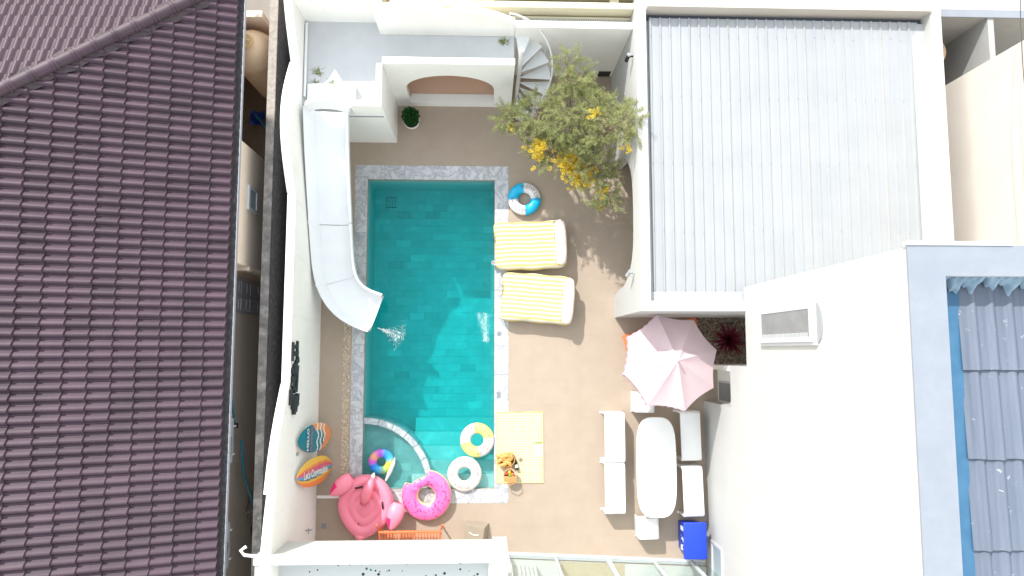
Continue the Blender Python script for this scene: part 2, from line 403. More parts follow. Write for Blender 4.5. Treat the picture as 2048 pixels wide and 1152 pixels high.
# ================================================================ GROUND, DECK, POOL
PX0, PX1, PY0, PY1 = -3.12, .18, -3.47, 4.42          # water edge
KX0, KX1, KY0, KY1 = -3.44, .54, -3.82, 4.79          # outer coping edge
def frame(x0, x1, y0, y1, X0, X1, Y0, Y1, z0, z1):     # outer rect with a rectangular hole
    m = MB(); m.box(X0, X1, Y0, y0, z0, z1); m.box(X0, X1, y1, Y1, z0, z1); m.box(X0, x0, y0, y1, z0, z1); m.box(x1, X1, y0, y1, z0, z1); return m
struct('ground', frame(-3.3, .4, -3.7, 4.6, -120, 120, -120, 120, -.30, -.12), 'ground')
DX0, DX1, DY0, DY1 = -4.23, 6.75, -5.6, 7.26
deck = struct('deck', frame(KX0 + .01, KX1 - .01, KY0 + .01, KY1 - .01, DX0, DX1, DY0, DY1, -.11, -.002), 'grout')
T = .60; cache = {}
def deck_rects():
    nx = int((DX1 - DX0) / T) + 1; ny = int((DY1 - DY0) / T) + 1
    for i in range(nx):
        for j in range(ny):
            x0, x1 = DX0 + i * T, min(DX0 + (i + 1) * T, DX1); y0, y1 = DY0 + j * T, min(DY0 + (j + 1) * T, DY1)
            ix0, ix1, iy0, iy1 = max(x0, KX0), min(x1, KX1), max(y0, KY0), min(y1, KY1)
            if ix1 - ix0 <= 0 or iy1 - iy0 <= 0: yield x0, x1, y0, y1; continue
            if ix0 > x0: yield x0, ix0, y0, y1
            if ix1 < x1: yield ix1, x1, y0, y1
            if iy0 > y0: yield ix0, ix1, y0, iy0
            if iy1 < y1: yield ix0, ix1, iy1, y1
PEB = (-3.665, -3.455, -3.2, 1.15)                      # pebble strip
for x0, x1, y0, y1 in deck_rects():
    if x1 - x0 < .03 or y1 - y0 < .03: continue
    if x0 > 5.3 and -.40 < (y0 + y1) / 2 < .86: continue  # planting bed
    rs = [(x0, x1, y0, y1)]
    if x1 > PEB[0] and x0 < PEB[1] and y1 > PEB[2] and y0 < PEB[3]:
        rs = []
        if x0 < PEB[0]: rs.append((x0, PEB[0], y0, y1))
        if x1 > PEB[1]: rs.append((max(x0, PEB[1]), x1, y0, y1))
        if y0 < PEB[2]: rs.append((max(x0, PEB[0]), min(x1, PEB[1]), y0, PEB[2]))
        if y1 > PEB[3]: rs.append((max(x0, PEB[0]), min(x1, PEB[1]), PEB[3], y1))
    for a, b, c, d in rs:
        if b - a < .02 or d - c < .02: continue
        w, h = round(b - a, 3), round(d - c, 3)
        if (w, h) not in cache: cache[(w, h)] = Bx(.001, w - .001, .001, h - .001, -.02, 0).mesh('tile', 'deck_tile')
        link('tile', cache[(w, h)], deck, (a, c, random.uniform(-.0003, .0003)))
# pebbles between deck and coping
def pebbles(x0, x1, y0, y1, z, n, r, m, name, seedv):
    rnd = random.Random(seedv); mb = MB()
    for i in range(n):
        mb.ball((rnd.uniform(x0, x1), rnd.uniform(y0, y1), z + rnd.uniform(-.006, .008)), rnd.uniform(.6, 1.3) * r, 6, 4, 0, (1, rnd.uniform(.6, 1.3), .55))
    o = link(name, mb.mesh(name, m, 'all')); o['kind'] = 'stuff'; return o
o = pebbles(PEB[0] + .02, PEB[1] - .02, PEB[2], PEB[3], -.012, 2600, .017, 'pebble', 'pebbles', 3)
o['label'] = 'cream and brown pebbles in the narrow strip beside the pool'; o['category'] = 'pebbles'
# marble coping, slab by slab
cop = struct('pool_coping', frame(PX0 + .005, PX1 - .005, PY0 + .005, PY1 - .005, KX0 + .012, KX1 - .012, KY0 + .012, KY1 - .012, -.12, -.03), 'grout')
def slab(x0, x1, y0, y1): link('marble_slab', Bx(0, x1 - x0 - .003, 0, y1 - y0 - .003, -.045, .003).mesh('marble_slab', 'marble', bevel=.003, segs=1), cop, (x0 + .0015, y0 + .0015, random.uniform(-.001, .001)))
def run(a, b, n):
    e = [a + (b - a) * i / n + (random.uniform(-.05, .05) if 0 < i < n else 0) for i in range(n + 1)]
    return zip(e, e[1:])
for a, b in run(KX0, KX1, 6): slab(a, b, PY1, KY1)
for a, b in run(KX0, KX1, 6): slab(a, b, KY0, PY0)
for a, b in run(PY0, PY1, 11): slab(KX0, PX0, a, b)
for a, b in run(PY0, PY1, 11): slab(PX1, KX1, a, b)
# pool basin: walls, floor, steps, children's corner
ZF = -1.22
pool = struct('pool_basin', MB().box(PX0 - .2, PX0, PY0 - .2, PY1 + .2, -1.5, -.046).box(PX1, PX1 + .2, PY0 - .2, PY1 + .2, -1.5, -.046)
              .box(PX0, PX1, PY1, PY1 + .2, -1.5, -.046).box(PX0, PX1, PY0 - .2, PY0, -1.5, -.046).box(PX0, PX1, PY0, PY1, -1.5, ZF - .012), 'pool_grout')
tm = Bx(.003, .397, .003, .197, -.02, 0).mesh('pool_tile', 'pool_tile', bevel=.003, segs=1)
j = 0; y = PY1 - .2
while y > -1.85:
    x = PX0 - (.2 if j % 2 else 0)
    while x < PX1 - .01:
        a, b = max(x, PX0), min(x + .4, PX1)
        if b - a > .39: link('pool_tile', tm, pool, (x, y, ZF))
        elif b - a > .05:
            key = round(b - a, 2)
            if key not in cache: cache[key] = Bx(.003, b - a - .003, .003, .197, -.02, 0).mesh('pool_tile', 'pool_tile', bevel=.003, segs=1)
            link('pool_tile', cache[key], pool, (a, y, ZF))
        x += .4
    y -= .2; j += 1
for i, (ys, zs) in enumerate([(-1.80, -.98), (-2.14, -.76), (-2.48, -.56), (-2.82, -.38), (-3.14, -.22)]):
    st = part('step', Bx(-1.9, PX1, PY0, ys, -1.4, zs - .01), 'pool_grout', pool)
    a = PX1
    while a > -1.9:
        d = min(.5, a + 1.9); w = .34
        yy = ys - w if i < 4 else PY0
        link('step_tile', Bx(.003, d - .003, .003, ys - yy - .003, -.012, 0).mesh('step_tile', 'pool_tile'), st, (a - d, yy, zs)); a -= .5
kc = (PX0, PY0); kr = 1.76
rim = [(kc[0] + .0, kc[1] + .0)] + [p for p in arc(kc[0], kc[1], kr - .14, 0, PI / 2, 24)]
mat('paddling_tile', (.27, .33, .325), (.38, .44, .43), .45, 3, rnd=.3)
ptm = Bx(.003, .397, .003, .197, -.02, 0).mesh('floor_tile', 'paddling_tile', bevel=.003, segs=1)
kp = part('paddling_floor', MB().prism(rim, -1.3, -.34), 'paddling_tile', pool)
for i in range(5):
    for j2 in range(9):
        x = kc[0] + i * .4 - (.2 if j2 % 2 else 0); y = kc[1] + j2 * .2
        if all(math.hypot(px - kc[0], py - kc[1]) < kr - .15 for px, py in ((x, y), (x + .4, y), (x, y + .2), (x + .4, y + .2))) and x >= kc[0]: link('floor_tile', ptm, kp, (x, y, -.333))
for i in range(7):
    a0, a1 = PI / 2 * i / 7 + .004, PI / 2 * (i + 1) / 7 - .004
    part('rim_slab', MB().prism(arc(kc[0], kc[1], kr, a0, a1, 5) + arc(kc[0], kc[1], kr - .15, a1, a0, 5), -1.3, -.10), 'marble', pool)
# floor grate
g = part('floor_grate', MB().box(-2.82, -2.52, 3.92, 4.22, ZF + .001, ZF + .012), 'dark_plastic', pool)
mb = MB()
for i in range(7): mb.box(-2.80 + i * .043, -2.782 + i * .043, 3.94, 4.20, ZF + .012, ZF + .022); mb.box(-2.80, -2.54, 3.945 + i * .041, 3.955 + i * .041, ZF + .012, ZF + .026)
part('grate_bar', mb, 'ring_white', g)
# pool water
nx, ny = 60, 120
wm = MB(); X0, X1, Y0, Y1 = PX0 - .03, PX1 + .03, PY0 - .03, PY1 + .03
top = MB()
def wz(x, y):
    d = math.hypot(x + 2.0, y - .15); d2 = math.hypot(x - .1, y - .6)
    return -.085 + .004 * math.sin(9 * d - 2) * math.exp(-d * .55) + .004 * math.sin(14 * d2) * math.exp(-d2 * .9) + .002 * math.sin(3.1 * x + 1.7 * y) + .0015 * math.sin(5.3 * y - 2.2 * x)
for i in range(nx + 1):
    for k2 in range(ny + 1):
        x = X0 + (X1 - X0) * i / nx; y = Y0 + (Y1 - Y0) * k2 / ny; wm.v.append((x, y, wz(x, y)))
for i in range(nx):
    for k2 in range(ny): a = i * (ny + 1) + k2; wm.f.append((a, a + ny + 1, a + ny + 2, a + 1)); wm.mi.append(0)
bnd = [i * (ny + 1) for i in range(nx + 1)] + [nx * (ny + 1) + k2 for k2 in range(1, ny + 1)] + [i * (ny + 1) + ny for i in range(nx - 1, -1, -1)] + [k2 for k2 in range(ny - 1, 0, -1)]
o0 = len(wm.v); n = len(bnd)
for b in bnd: wm.v.append((wm.v[b][0], wm.v[b][1], -1.45))
for i in range(n): wm.f.append((bnd[i], bnd[(i + 1) % n], o0 + (i + 1) % n, o0 + i)); wm.mi.append(0)
wm.f.append(tuple(range(o0, o0 + n))[::-1]); wm.mi.append(0)
struct('pool_water', wm, 'water', smooth=True)
# lids in the coping
for y, lb in ((.42, 'round grey skimmer lid in the pool coping below the loungers'), (-1.14, 'square grey lid in the pool coping beside the checked cloth')):
    if y > 0: m = MB().lathe([(.055, 0), (.055, .008), (.045, .011)], (.29, y, .004), 20)
    else: m = Bx(.24, .34, y - .075, y + .075, .004, .012)
    thing('skimmer_lid', lb, 'lid', (.29, y, .004), mb=m, m='steel_lid', smooth=True)
thing('floor_drain', 'small square grey drain in the deck left of the flamingo float', 'drain', (-4.03, -4.34, 0), mb=Bx(-4.09, -3.97, -4.40, -4.28, .002, .008), m='steel_lid')
thing('threshold_strip', 'thin white strip across the narrow deck left of the flamingo', 'strip', (-4.0, -3.63, 0), mb=Bx(-4.22, -3.62, -3.67, -3.60, .002, .02), m='stucco')

# ================================================================ LEFT VILLA WALL
prof = [(-5.6, 3.55), (-4.6, 3.72), (-3.9, 3.72), (-3.3, 3.55), (-2.88, 3.30)]
def lobe(a, b, za, zb, h, n=12): return [(a + (b - a) * i / n, za + (zb - za) * i / n + h * math.sin(PI * i / n)) for i in range(n + 1)]
top = lobe(-5.6, -2.86, 3.62, 3.36, .18) + lobe(-2.84, -.75, 3.56, 2.66, .12) + [(-.7, 2.60), (3.42, 2.56)] + lobe(3.46, 6.36, 2.62, 2.70, .60, 16) + lobe(6.40, 8.2, 2.62, 3.5, .12)
lw = thing('villa_wall', 'long cream villa wall with scalloped top between pool and neighbour alley', 'wall', (-4.31, 1, 0),
           mb=MB().prism([(8.2, -.1), (-5.6, -.1)] + top, -4.39, -4.232, 'x'), m='stucco')
# coping strip on wall, thin and proud
mb = MB()
for (a, za), (b, zb) in zip(top, top[1:]):
    if b - a < .03: continue
    mb.add([(x, y, z) for y, zz in ((a, za), (b, zb)) for x, z in ((-4.405, zz - .03), (-4.225, zz - .03), (-4.225, zz + .012), (-4.405, zz + .012))],
           [(0, 3, 2, 1), (4, 5, 6, 7), (0, 1, 5, 4), (1, 2, 6, 5), (2, 3, 7, 6), (3, 0, 4, 7)])
part('wall_cap', mb, 'wall_top', lw)
# black sign lettering on that wall
sg = thing('wall_sign', 'black cut-out lettering sign with overlapping strokes on the left cream wall', 'sign', (-4.225, -.55, 2.3))
rnd = random.Random(5)
def stroke(y0, z0, y1, z1, w, t):
    d = Vector((y1 - y0, z1 - z0)); nn = Vector((-d.y, d.x)).normalized() * w / 2
    return MB().prism([(y0 + nn.x, z0 + nn.y), (y1 + nn.x, z1 + nn.y), (y1 - nn.x, z1 - nn.y), (y0 - nn.x, z0 - nn.y)], -4.222, -4.222 + t, 'x')
ST = [(.20, 2.16, -.22, 2.16, .10), (.17, 2.50, -.24, 2.52, .10), (.10, 2.15, .04, 2.55, .07), (-.06, 2.1, -.10, 2.55, .09), (-.2, 2.05, -.30, 2.30, .12), (-.26, 2.28, -.62, 2.16, .16), (-.30, 2.40, -.52, 2.34, .12),
      (-.34, 2.12, -.80, 2.18, .10), (-.40, 2.54, -.66, 2.34, .09), (-.56, 2.50, -.86, 2.42, .11), (-.55, 2.15, -.92, 2.20, .10), (-.72, 2.55, -.90, 2.30, .10), (-.84, 2.58, -1.18, 2.60, .10), (-.96, 2.44, -1.28, 2.42, .15), (-.98, 2.20, -1.22, 2.06, .11), (-.96, 2.06, -1.12, 2.08, .10), (-1.0, 2.30, -1.40, 2.34, .14), (-1.1, 2.18, -1.34, 2.24, .12)]
for i, (a, b, c, d, w) in enumerate(ST): part('stroke', stroke(a, b, c, d, w * 1.05, .030 + .0015 * i), 'sign_black', sg)
# little fittings on the wall
thing('wall_vent', 'tiny grey vent on the left cream wall between the two surfboards', 'vent', (-4.22, -2.3, 1.9), mb=Bx(-4.231, -4.19, -2.34, -2.27, 1.84, 1.96), m='grey_metal', bevel=.01)
thing('wall_socket', 'tiny dark box on the left cream wall behind the slide', 'socket', (-4.22, 3.32, 1.5), mb=Bx(-4.231, -4.18, 3.28, 3.36, 1.42, 1.52), m='grey_metal', bevel=.01)
tp = thing('garden_tap', 'small brass and grey tap low on the cream wall beside the flamingo', 'tap', (-4.22, -4.2, .9))
part('spout', MB().tube([(-4.23, -4.2, .95), (-4.14, -4.2, .95), (-4.11, -4.2, .88)], .018, 8), 'grey_metal', tp, True)
part('handle', MB().tube([(-4.15, -4.27, 1.0), (-4.15, -4.13, 1.0)], .012, 6), 'grey_metal', tp, True)

# ================================================================ SURFBOARDS LEANING ON THE WALL
def board(name, label, cols, idx, yc, zt, xb, rot, w):
    root = thing(name, label, 'surfboard', (xb, yc, 0))
    B0 = Vector((xb, yc - rot, .02)); B1 = Vector((-4.215, yc + rot, zt)); ax = (B1 - B0); L = ax.length; ax.normalize()
    side = Vector((0, 1, 0)); side = (side - ax * side.dot(ax)).normalized(); nrm = side.cross(ax)
    if nrm.x < 0: nrm = -nrm
    def wd(u): return w / 2 * (max(0, 1 - abs(2 * u - 1) ** 2.3)) ** .62 * (1 - .10 * (u - .5))
    def fn(u, v, sgn=1):
        q = 2 * v - 1; hw = wd(u); t = .035 * math.sqrt(max(0, 1 - q * q)) * (.25 + hw / w * 1.5)
        return B0 + ax * (u * L) + side * (q * hw) + nrm * (.04 + sgn * t)
    NU, NV = 60, 33
    part('board', MB().grid(lambda u, v: fn(u, v, 1), NU, NV, mi=lambda i, j: idx(i / (NU - 2), 2 * j / (NV - 2) - 1)), cols, root, True)
    part('board_underside', MB().grid(lambda u, v: fn(u, v, -1), 24, 9), 'ring_white', root, True)
    return root, (lambda u, q: B0 + ax * (u * L) + side * (q * w / 2) + nrm * .082)
mat('sb_teal', (.0, .17, .23), None, .35); mat('sb_orange', (.80, .27, .10), None, .35); mat('sb_cream', (.76, .78, .70), None, .35)
mat('sb_yellow', (.80, .47, .06), None, .35); mat('sb_org', (.80, .24, .05), None, .35); mat('sb_pink', (.68, .10, .18), None, .35); mat('sb_sky', (.06, .36, .58), None, .35); mat('sb_lilac', (.45, .25, .38), None, .35)
def idx1(u, q):
    for k in range(3):
        c = .47 - .10 * k - .022 * math.sin(q * 7 + .6)
        if abs(u - c) < .017 and (k < 2 or q > -.45): return 2
    return 1 if u < .40 - .14 * (1 - abs(q + .2) * 1.1) + (.18 if q > .5 else 0) - .02 else 0
b1, f1 = board('surfboard', 'teal and orange surfboard with white waves and HELLO SUMMER lettering against wall', ['sb_teal', 'sb_orange', 'sb_cream'], idx1, -2.05, 2.07, -3.93, .03, .66)
text_part('lettering', 'HELLO', .16, lambda x, y: f1(.76 + y / 2.1, x / .33), 'sb_cream', b1, 1.05, .004)
text_part('lettering', 'SUMMER', .15, lambda x, y: f1(.66 + y / 2.1, x / .33), 'sb_pink', b1, .98)
def idx2(u, q):
    q2 = q + .35 * (u - .5)
    for t, k in ((-.62, 1), (-.42, 0), (-.30, 5), (-.02, 4), (.10, 6), (.40, 3), (.60, 1)):
        if q2 < t: return k
    return 0
b2, f2 = board('surfboard', 'rainbow striped surfboard with white script lettering leaning on the wall beside flamingo', ['sb_yellow', 'sb_org', 'sb_cream', 'sb_pink', 'sb_sky', 'sb_teal', 'sb_lilac'], idx2, -2.83, 2.07, -3.90, .03, .66)
text_part('lettering', "Let's Congratulate", .235, lambda x, y: f2(.52 - x / 2.1, (y - .02) / .33), 'sb_cream', b2, .80, .008)

# ================================================================ POOL HOUSE (arch block with roof platform)
ph = thing('pool_house', 'cream block with arched niche, roof platform and scalloped back wall beyond pool', 'pool house', (-1.8, 6.4, 0))
ZP = 2.2; ZT = 2.7
aw = arc(-.93, 1.20, 1.0, PI, 0, 28); aw = [(-.93 + (x + .93) * 1.075, 1.2 + (z - 1.2) * .84) for x, z in aw]
part('arch_wall', MB().prism([(-2.37, 0), (-2.37, ZT), (.60, ZT), (.60, 0), (aw[-1][0], 0)] + aw[::-1] + [(aw[0][0], 0)], 6.38, 6.53, 'y'), 'stucco', ph)
part('niche_sill', Bx(aw[0][0], aw[-1][0], 6.385, 6.62, 0, .27), 'stucco', ph)
part('niche_floor', Bx(-2.3, .47, 6.621, 7.27, 0, .25), 'niche_tan', ph)  # raised floor slab, same tan as the niche back
part('niche_back', Bx(-2.3, .60, 7.27, 7.40, 0, ZP - .15), 'niche_tan', ph)
part('niche_side', Bx(.47, .60, 6.53, 7.27, 0, ZP - .15), 'stucco', ph)
part('roof_slab', MB().prism([(-4.23, 5.60), (-2.52, 5.60), (-2.52, 6.53), (.60, 6.53), (.60, 7.27), (-2.5, 7.27), (-2.5, 7.56), (-4.23, 7.56)], ZP - .15, ZP), 'platform', ph)
part('side_block', MB().prism([(-4.23, 5.39), (-2.37, 5.39), (-2.37, 6.378), (-2.50, 6.378), (-2.50, 5.52), (-3.06, 5.52), (-3.06, 5.595), (-4.23, 5.595)], 0, ZP - .16), 'stucco', ph)
part('front_parapet', MB().prism([(-3.06, 5.393), (-2.373, 5.393), (-2.373, 6.376), (-2.50, 6.376), (-2.50, 5.52), (-3.06, 5.52)], ZP - .158, ZT - .002), 'stucco', ph)
part('floor_line', Bx(-3.20, -2.42, 5.380, 5.389, 1.98, 2.04), 'grey_metal', ph)  # thin grey strip marking the floor line
wv = lobe(-2.5, -.84, 3.36, 3.18, .16) + lobe(-.82, .60, 3.36, 2.82, .15)
part('scalloped_wall', MB().prism([(.60, ZP), (-2.5, ZP)] + wv, 7.275, 7.42, 'y'), 'stucco', ph)
part('scalloped_end', MB().prism([(7.42, ZP), (7.42, 3.34), (7.9, 3.50), (7.9, ZP)], -2.5, -2.37, 'x'), 'stucco', ph)
part('rear_wall', Bx(-4.23, -2.5, 7.56, 7.70, 0, 3.6), 'stucco', ph)
part('drain_pipe', MB().tube([(-4.18, 5.75, ZP + .05), (-4.18, 7.5, ZP + .05)], .035, 8), 'white_metal', ph, True)
# marks left by weeds on the platform
wd = thing('roof_weeds', 'dry weed tufts growing on the pool house roof platform', 'weeds', (-3.8, 6.2, ZP)); wd['kind'] = 'stuff'
mb = MB(); rnd = random.Random(4)
for cx, cy, n in ((-3.92, 6.35, 60), (-3.60, 6.06, 60), (-3.95, 6.08, 30), (.35, 7.15, 70)):
    for i in range(n):
        a = rnd.uniform(0, 2 * PI); r = rnd.uniform(.03, .13); x, y = cx + rnd.gauss(0, .05), cy + rnd.gauss(0, .04)
        p = Vector((x, y, ZP)); q = p + Vector((math.cos(a) * r, math.sin(a) * r, rnd.uniform(.01, .07))); s2 = Vector((-math.sin(a), math.cos(a), 0)) * .006
        mb.add([p - s2, p + s2, q], [(0, 1, 2)])
part('tuft', mb, 'leaf', wd)

# ================================================================ SLIDE
sd = thing('water_slide', 'pale white fibreglass pool slide curving from the roof platform into the water', 'slide', (-3.6, 3, 0))
path = [(-3.63, 5.45, 2.22), (-3.64, 5.2, 2.16), (-3.67, 4.4, 1.84), (-3.69, 3.5, 1.46), (-3.70, 2.6, 1.09), (-3.68, 1.95, .84), (-3.57, 1.52, .69), (-3.36, 1.22, .59), (-3.08, 1.03, .53), (-2.74, .90, .49)]
def cr(P, t):
    n = len(P) - 1; t = min(max(t, 0), 1) * n; i = min(int(t), n - 1); u = t - i
    p0, p1, p2, p3 = [Vector(P[min(max(k, 0), n)]) for k in (i - 1, i, i + 1, i + 2)]
    return .5 * ((2 * p1) + (-p0 + p2) * u + (2 * p0 - 5 * p1 + 4 * p2 - p3) * u * u + (-p0 + 3 * p1 - 3 * p2 + p3) * u ** 3)
sec_in = [(-.46, .32), (-.30, .015), (-.15, 0), (0, 0), (.15, 0), (.29, .01), (.37, .05), (.41, .14), (.43, .30)]
sec_lipl = [(-.50, .18), (-.50, .33), (-.495, .345), (-.475, .345), (-.46, .32)]
sec_lipr = [(.43, .30), (.45, .325), (.485, .325), (.50, .30), (.50, .18)]
sec_out = [(.47, .14), (.46, -.03), (-.46, -.03), (-.47, .14)]
full = sec_lipl + sec_in[1:-1] + sec_lipr + sec_out
def slide_part(name, sec, t0, t1, n, m, closed=True, sc=1):
    def fn(u, v):
        t = t0 + (t1 - t0) * u; c = cr(path, t); d = (cr(path, t + .01) - cr(path, t - .01)); d.z = 0; d.normalize()
        r = Vector((d.y, -d.x, 0)); k = int(round(v * (len(sec) if closed else len(sec) - 1))) % len(sec); q = sec[k]
        return c - r * (q[0] * sc) + Vector((0, 0, q[1]))
    return part(name, MB().grid(fn, n, len(sec), closev=closed), m, sd, True)
slide_part('trough', full, .03, .395, 20, 'fibreglass'); slide_part('trough', full, .397, .62, 16, 'fibreglass'); slide_part('trough', full, .622, 1.0, 34, 'fibreglass')
for t in (.396, .621): slide_part('joint_flange', [(-.512, .10), (-.512, .345), (-.475, .35), (-.31, .03), (-.46, .10)], t - .006, t + .006, 3, 'white_metal')
for t, xx in ((.36, 0), (.62, 0)):
    c = cr(path, t); s0 = part('support_post', MB().tube([(c.x, c.y, 0), (c.x, c.y, c.z - .03)], .05, 12), 'white_metal', sd, True)
    part('base_plate', Bx(c.x - .1, c.x + .1, c.y - .1, c.y + .1, .003, .015), 'white_metal', s0)
part('start_plate', Bx(-4.12, -3.12, 5.50, 6.05, 2.22, 2.28), 'fibreglass', sd, bevel=.01)
part('start_side', Bx(-3.12, -3.02, 5.58, 6.02, 2.20, 2.46), 'fibreglass', sd, bevel=.02)
hood = [(-4.14, 2.2)] + [(-3.64 + .5 * math.cos(a), 2.30 + .72 * math.sin(a)) for a in [PI - PI * i / 20 for i in range(21)]] + [(-3.14, 2.2)] + [(-3.64 + .38 * math.cos(a), 2.24 + .26 * math.sin(a)) for a in [PI * i / 10 for i in range(11)]]
part('start_hoop', MB().prism(hood, 5.38, 5.45, 'y'), 'fibreglass', sd)

# ================================================================ SPIRAL STAIR
st = thing('spiral_stair', 'white metal spiral staircase climbing beside the pool house to its roof', 'staircase', (.78, 6.6, 0))
SC = Vector((.74, 6.62)); SR = .78
part('pole', MB().tube([(SC.x, SC.y, 0), (SC.x, SC.y, 2.95)], .05, 12), 'white_metal', st, True)
N = 8
for i in range(N):
    a = R(98 - i * 24); z = ZP - .02 - i * .265; da = R(28)
    poly = [(SC.x + .03 * math.cos(a), SC.y + .03 * math.sin(a))] + arc(SC.x, SC.y, SR, a, a - da, 5)
    part('tread', MB().prism(poly, z - .035, z), 'white_metal', st)
rail = [(SC.x + SR * math.cos(R(110 - 24 * i / 2)), SC.y + SR * math.sin(R(110 - 24 * i / 2)), ZP + .95 - i * .1325) for i in range(2 * N)]
part('handrail', MB().tube(rail, .022, 8), 'white_metal', st, True)
for i in range(0, 2 * N - 1, 2): part('baluster', MB().tube([(rail[i][0], rail[i][1], rail[i][2] - .97), rail[i]], .012, 6), 'white_metal', st, True)

# ================================================================ NORTH WALL AND GUTTER BEHIND
nw = thing('garden_wall', 'plain cream wall at the back of the courtyard behind the tree', 'wall', (2, 7.3, 0), mb=Bx(.605, 3.275, 7.27, 7.40, -.05, 2.68), m='stucco')
part('wall_cap', Bx(.602, 3.272, 7.255, 7.415, 2.68, 2.72), 'wall_top', nw)
part('door_recess', Bx(2.90, 3.22, 7.262, 7.272, 0, .32), 'dark_plastic', nw, label='dark low opening at the foot of the wall')
gb = thing('rear_gutter', 'cream ledge with a slotted drain grille behind the courtyard wall', 'gutter', (2, 7.8, 2.4))
part('ledge', Bx(.45, 3.275, 7.417, 7.62, 2.2, 2.52), 'cream_yellow', gb)
mb = MB(); [mb.box(.62 + i * .052, .65 + i * .052, 7.46, 7.57, 2.521, 2.530) for i in range(51)]
part('grille_slot', mb, 'grey_metal', gb)
part('beam', Bx(-2.2, 3.275, 7.66, 7.80, 2.3, 2.85), 'cream_yellow', gb); part('upper_beam', Bx(-2.4, 3.275, 7.94, 8.3, 2.3, 2.95), 'cream_yellow', gb)
part('beam_block', Bx(-.10, .12, 7.795, 7.945, 2.4, 2.80), 'cream_yellow', gb); part('beam_block', Bx(2.75, 2.95, 7.795, 7.945, 2.4, 2.80), 'cream_yellow', gb)
thing('rear_slab', 'pale rooftop strip beyond the back wall at the top edge', 'roof', (0, 10, 2), mb=Bx(-2.36, 3.275, 8.3, 12, 2.0, 2.6), m='neighbour_cream')

# ================================================================ RIBBED ROOF BUILDING
rb = thing('ribbed_roof_building', 'low white building with ribbed metal roof and wide arched side opening', 'building', (6.5, 4, 0))
ZW = 3.05
def flat_arch(y0, y1, h, n=30):
    out = []
    for i in range(n + 1):
        t = i / n; y = y0 + (y1 - y0) * t; k = abs(2 * t - 1); out.append((y, h * (1 - k ** 3.4) ** .42))
    return out
fa = flat_arch(1.42, 4.75, 2.42)
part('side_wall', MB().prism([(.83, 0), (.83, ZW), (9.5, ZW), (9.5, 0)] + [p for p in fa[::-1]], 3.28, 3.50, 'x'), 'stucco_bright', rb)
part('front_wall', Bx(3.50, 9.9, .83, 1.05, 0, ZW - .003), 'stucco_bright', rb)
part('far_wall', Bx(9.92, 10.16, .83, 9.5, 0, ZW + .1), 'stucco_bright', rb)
part('rear_parapet', Bx(3.50, 9.92, 7.55, 7.9, 0, ZW + .16), 'neighbour_cream', rb)
part('inner_wall', Bx(5.2, 5.3, 1.05, 7.55, 0, 2.7), 'neighbour_cream', rb)
part('ceiling', Bx(3.50, 9.92, 1.05, 7.55, 2.68, 2.74), 'stucco', rb)
part('gutter_recess', Bx(3.5, 9.92, 7.41, 7.55, 2.745, 2.80), 'gutter_dark', rb)
part('flashing', Bx(3.50, 9.92, 1.05, 1.26, 2.745, 2.88), 'flashing', rb, bevel=.01)
part('flashing', Bx(3.50, 3.60, 1.262, 7.40, 2.745, 2.83), 'flashing', rb)
part('flashing', Bx(9.62, 9.92, 1.262, 7.40, 2.745, 2.90), 'flashing', rb)
p0 = .2195
def sheet(n, L):
    m = MB(); xs = []
    for i in range(n): b = i * p0; xs += [(b, .0), (b + .018, .038), (b + .042, .038), (b + .060, .0), (b + .13, .004)]
    xs.append((n * p0 + .02, .0))
    for t, q in enumerate((0, L)):
        for x, z in xs: m.v.append((x, q, z + (.03 if t == 0 else .10)))
    k = len(xs)
    for i in range(k - 1): m.f.append((i, i + 1, k + i + 1, k + i)); m.mi.append(0)
    return m
sm4 = sheet(4, 6.22).mesh('roof_sheet', 'metal_roof')
for i in range(7): link('roof_sheet', sm4, rb, (3.60 - WL[rb.name].x + i * p0 * 4, 1.21 - 4, 2.80 + .002 * (i % 2)))
mat('lap_beige', (.39, .375, .35), (.34, .315, .285), .7, 6)
for i in range(1, 7): part('lap_seam', MB().add([(3.608 + i * p0 * 4, 1.23, 2.846), (3.622 + i * p0 * 4, 1.23, 2.878), (3.622 + i * p0 * 4, 7.40, 2.948), (3.608 + i * p0 * 4, 7.40, 2.916)], [(0, 1, 2, 3)]), 'lap_beige', rb)
mb = MB(); rnd = random.Random(9)
for i in range(28):
    for y in (1.30, 2.6, 4.1, 5.6, 7.0):
        if rnd.random() < .8: mb.lathe([(.011, 0), (.011, .008), (.004, .014)], (3.63 + i * p0, y + rnd.uniform(-.03, .03), 2.872 + (y - 1.2) * .0113), 6)
stuffpart(part('screws', mb, 'grey_metal', rb))
for i in range(14):
    x = 3.63 + i * p0 * 1.0 if i < 14 else 0
    part('rib_end', Bx(x - .034, x + .034, 1.185, 1.215, 2.83, 2.882), 'flashing', rb, bevel=.008)
# small fittings on that wall
def spot(name, label, cat, loc, m, dz):
    r = thing(name, label, cat, loc); x, y, z = loc
    part('body', MB().tube([(x - .13, y - .05, z - .13), (x - .10, y + .02, z + .05)], .045, 14), m, r, True)
    part('bracket', MB().tube([(x - .11, y, z), (x + .02, y, z)], .022, 8), m, r, True)
    part('rim', MB().tube([(x - .103, y + .013, z + .03), (x - .098, y + .025, z + .06)], .050, 14), 'grey_metal', r, True); return r
spot('wall_spotlight', 'black cylinder spotlight on the white wall above the tree', 'spotlight', (3.275, 6.62, 2.70), 'dark_plastic', 0)
spot('wall_spotlight', 'pale grey spotlight on the white wall beside the arched opening', 'spotlight', (3.275, 1.72, 2.45), 'ac_white', 0)

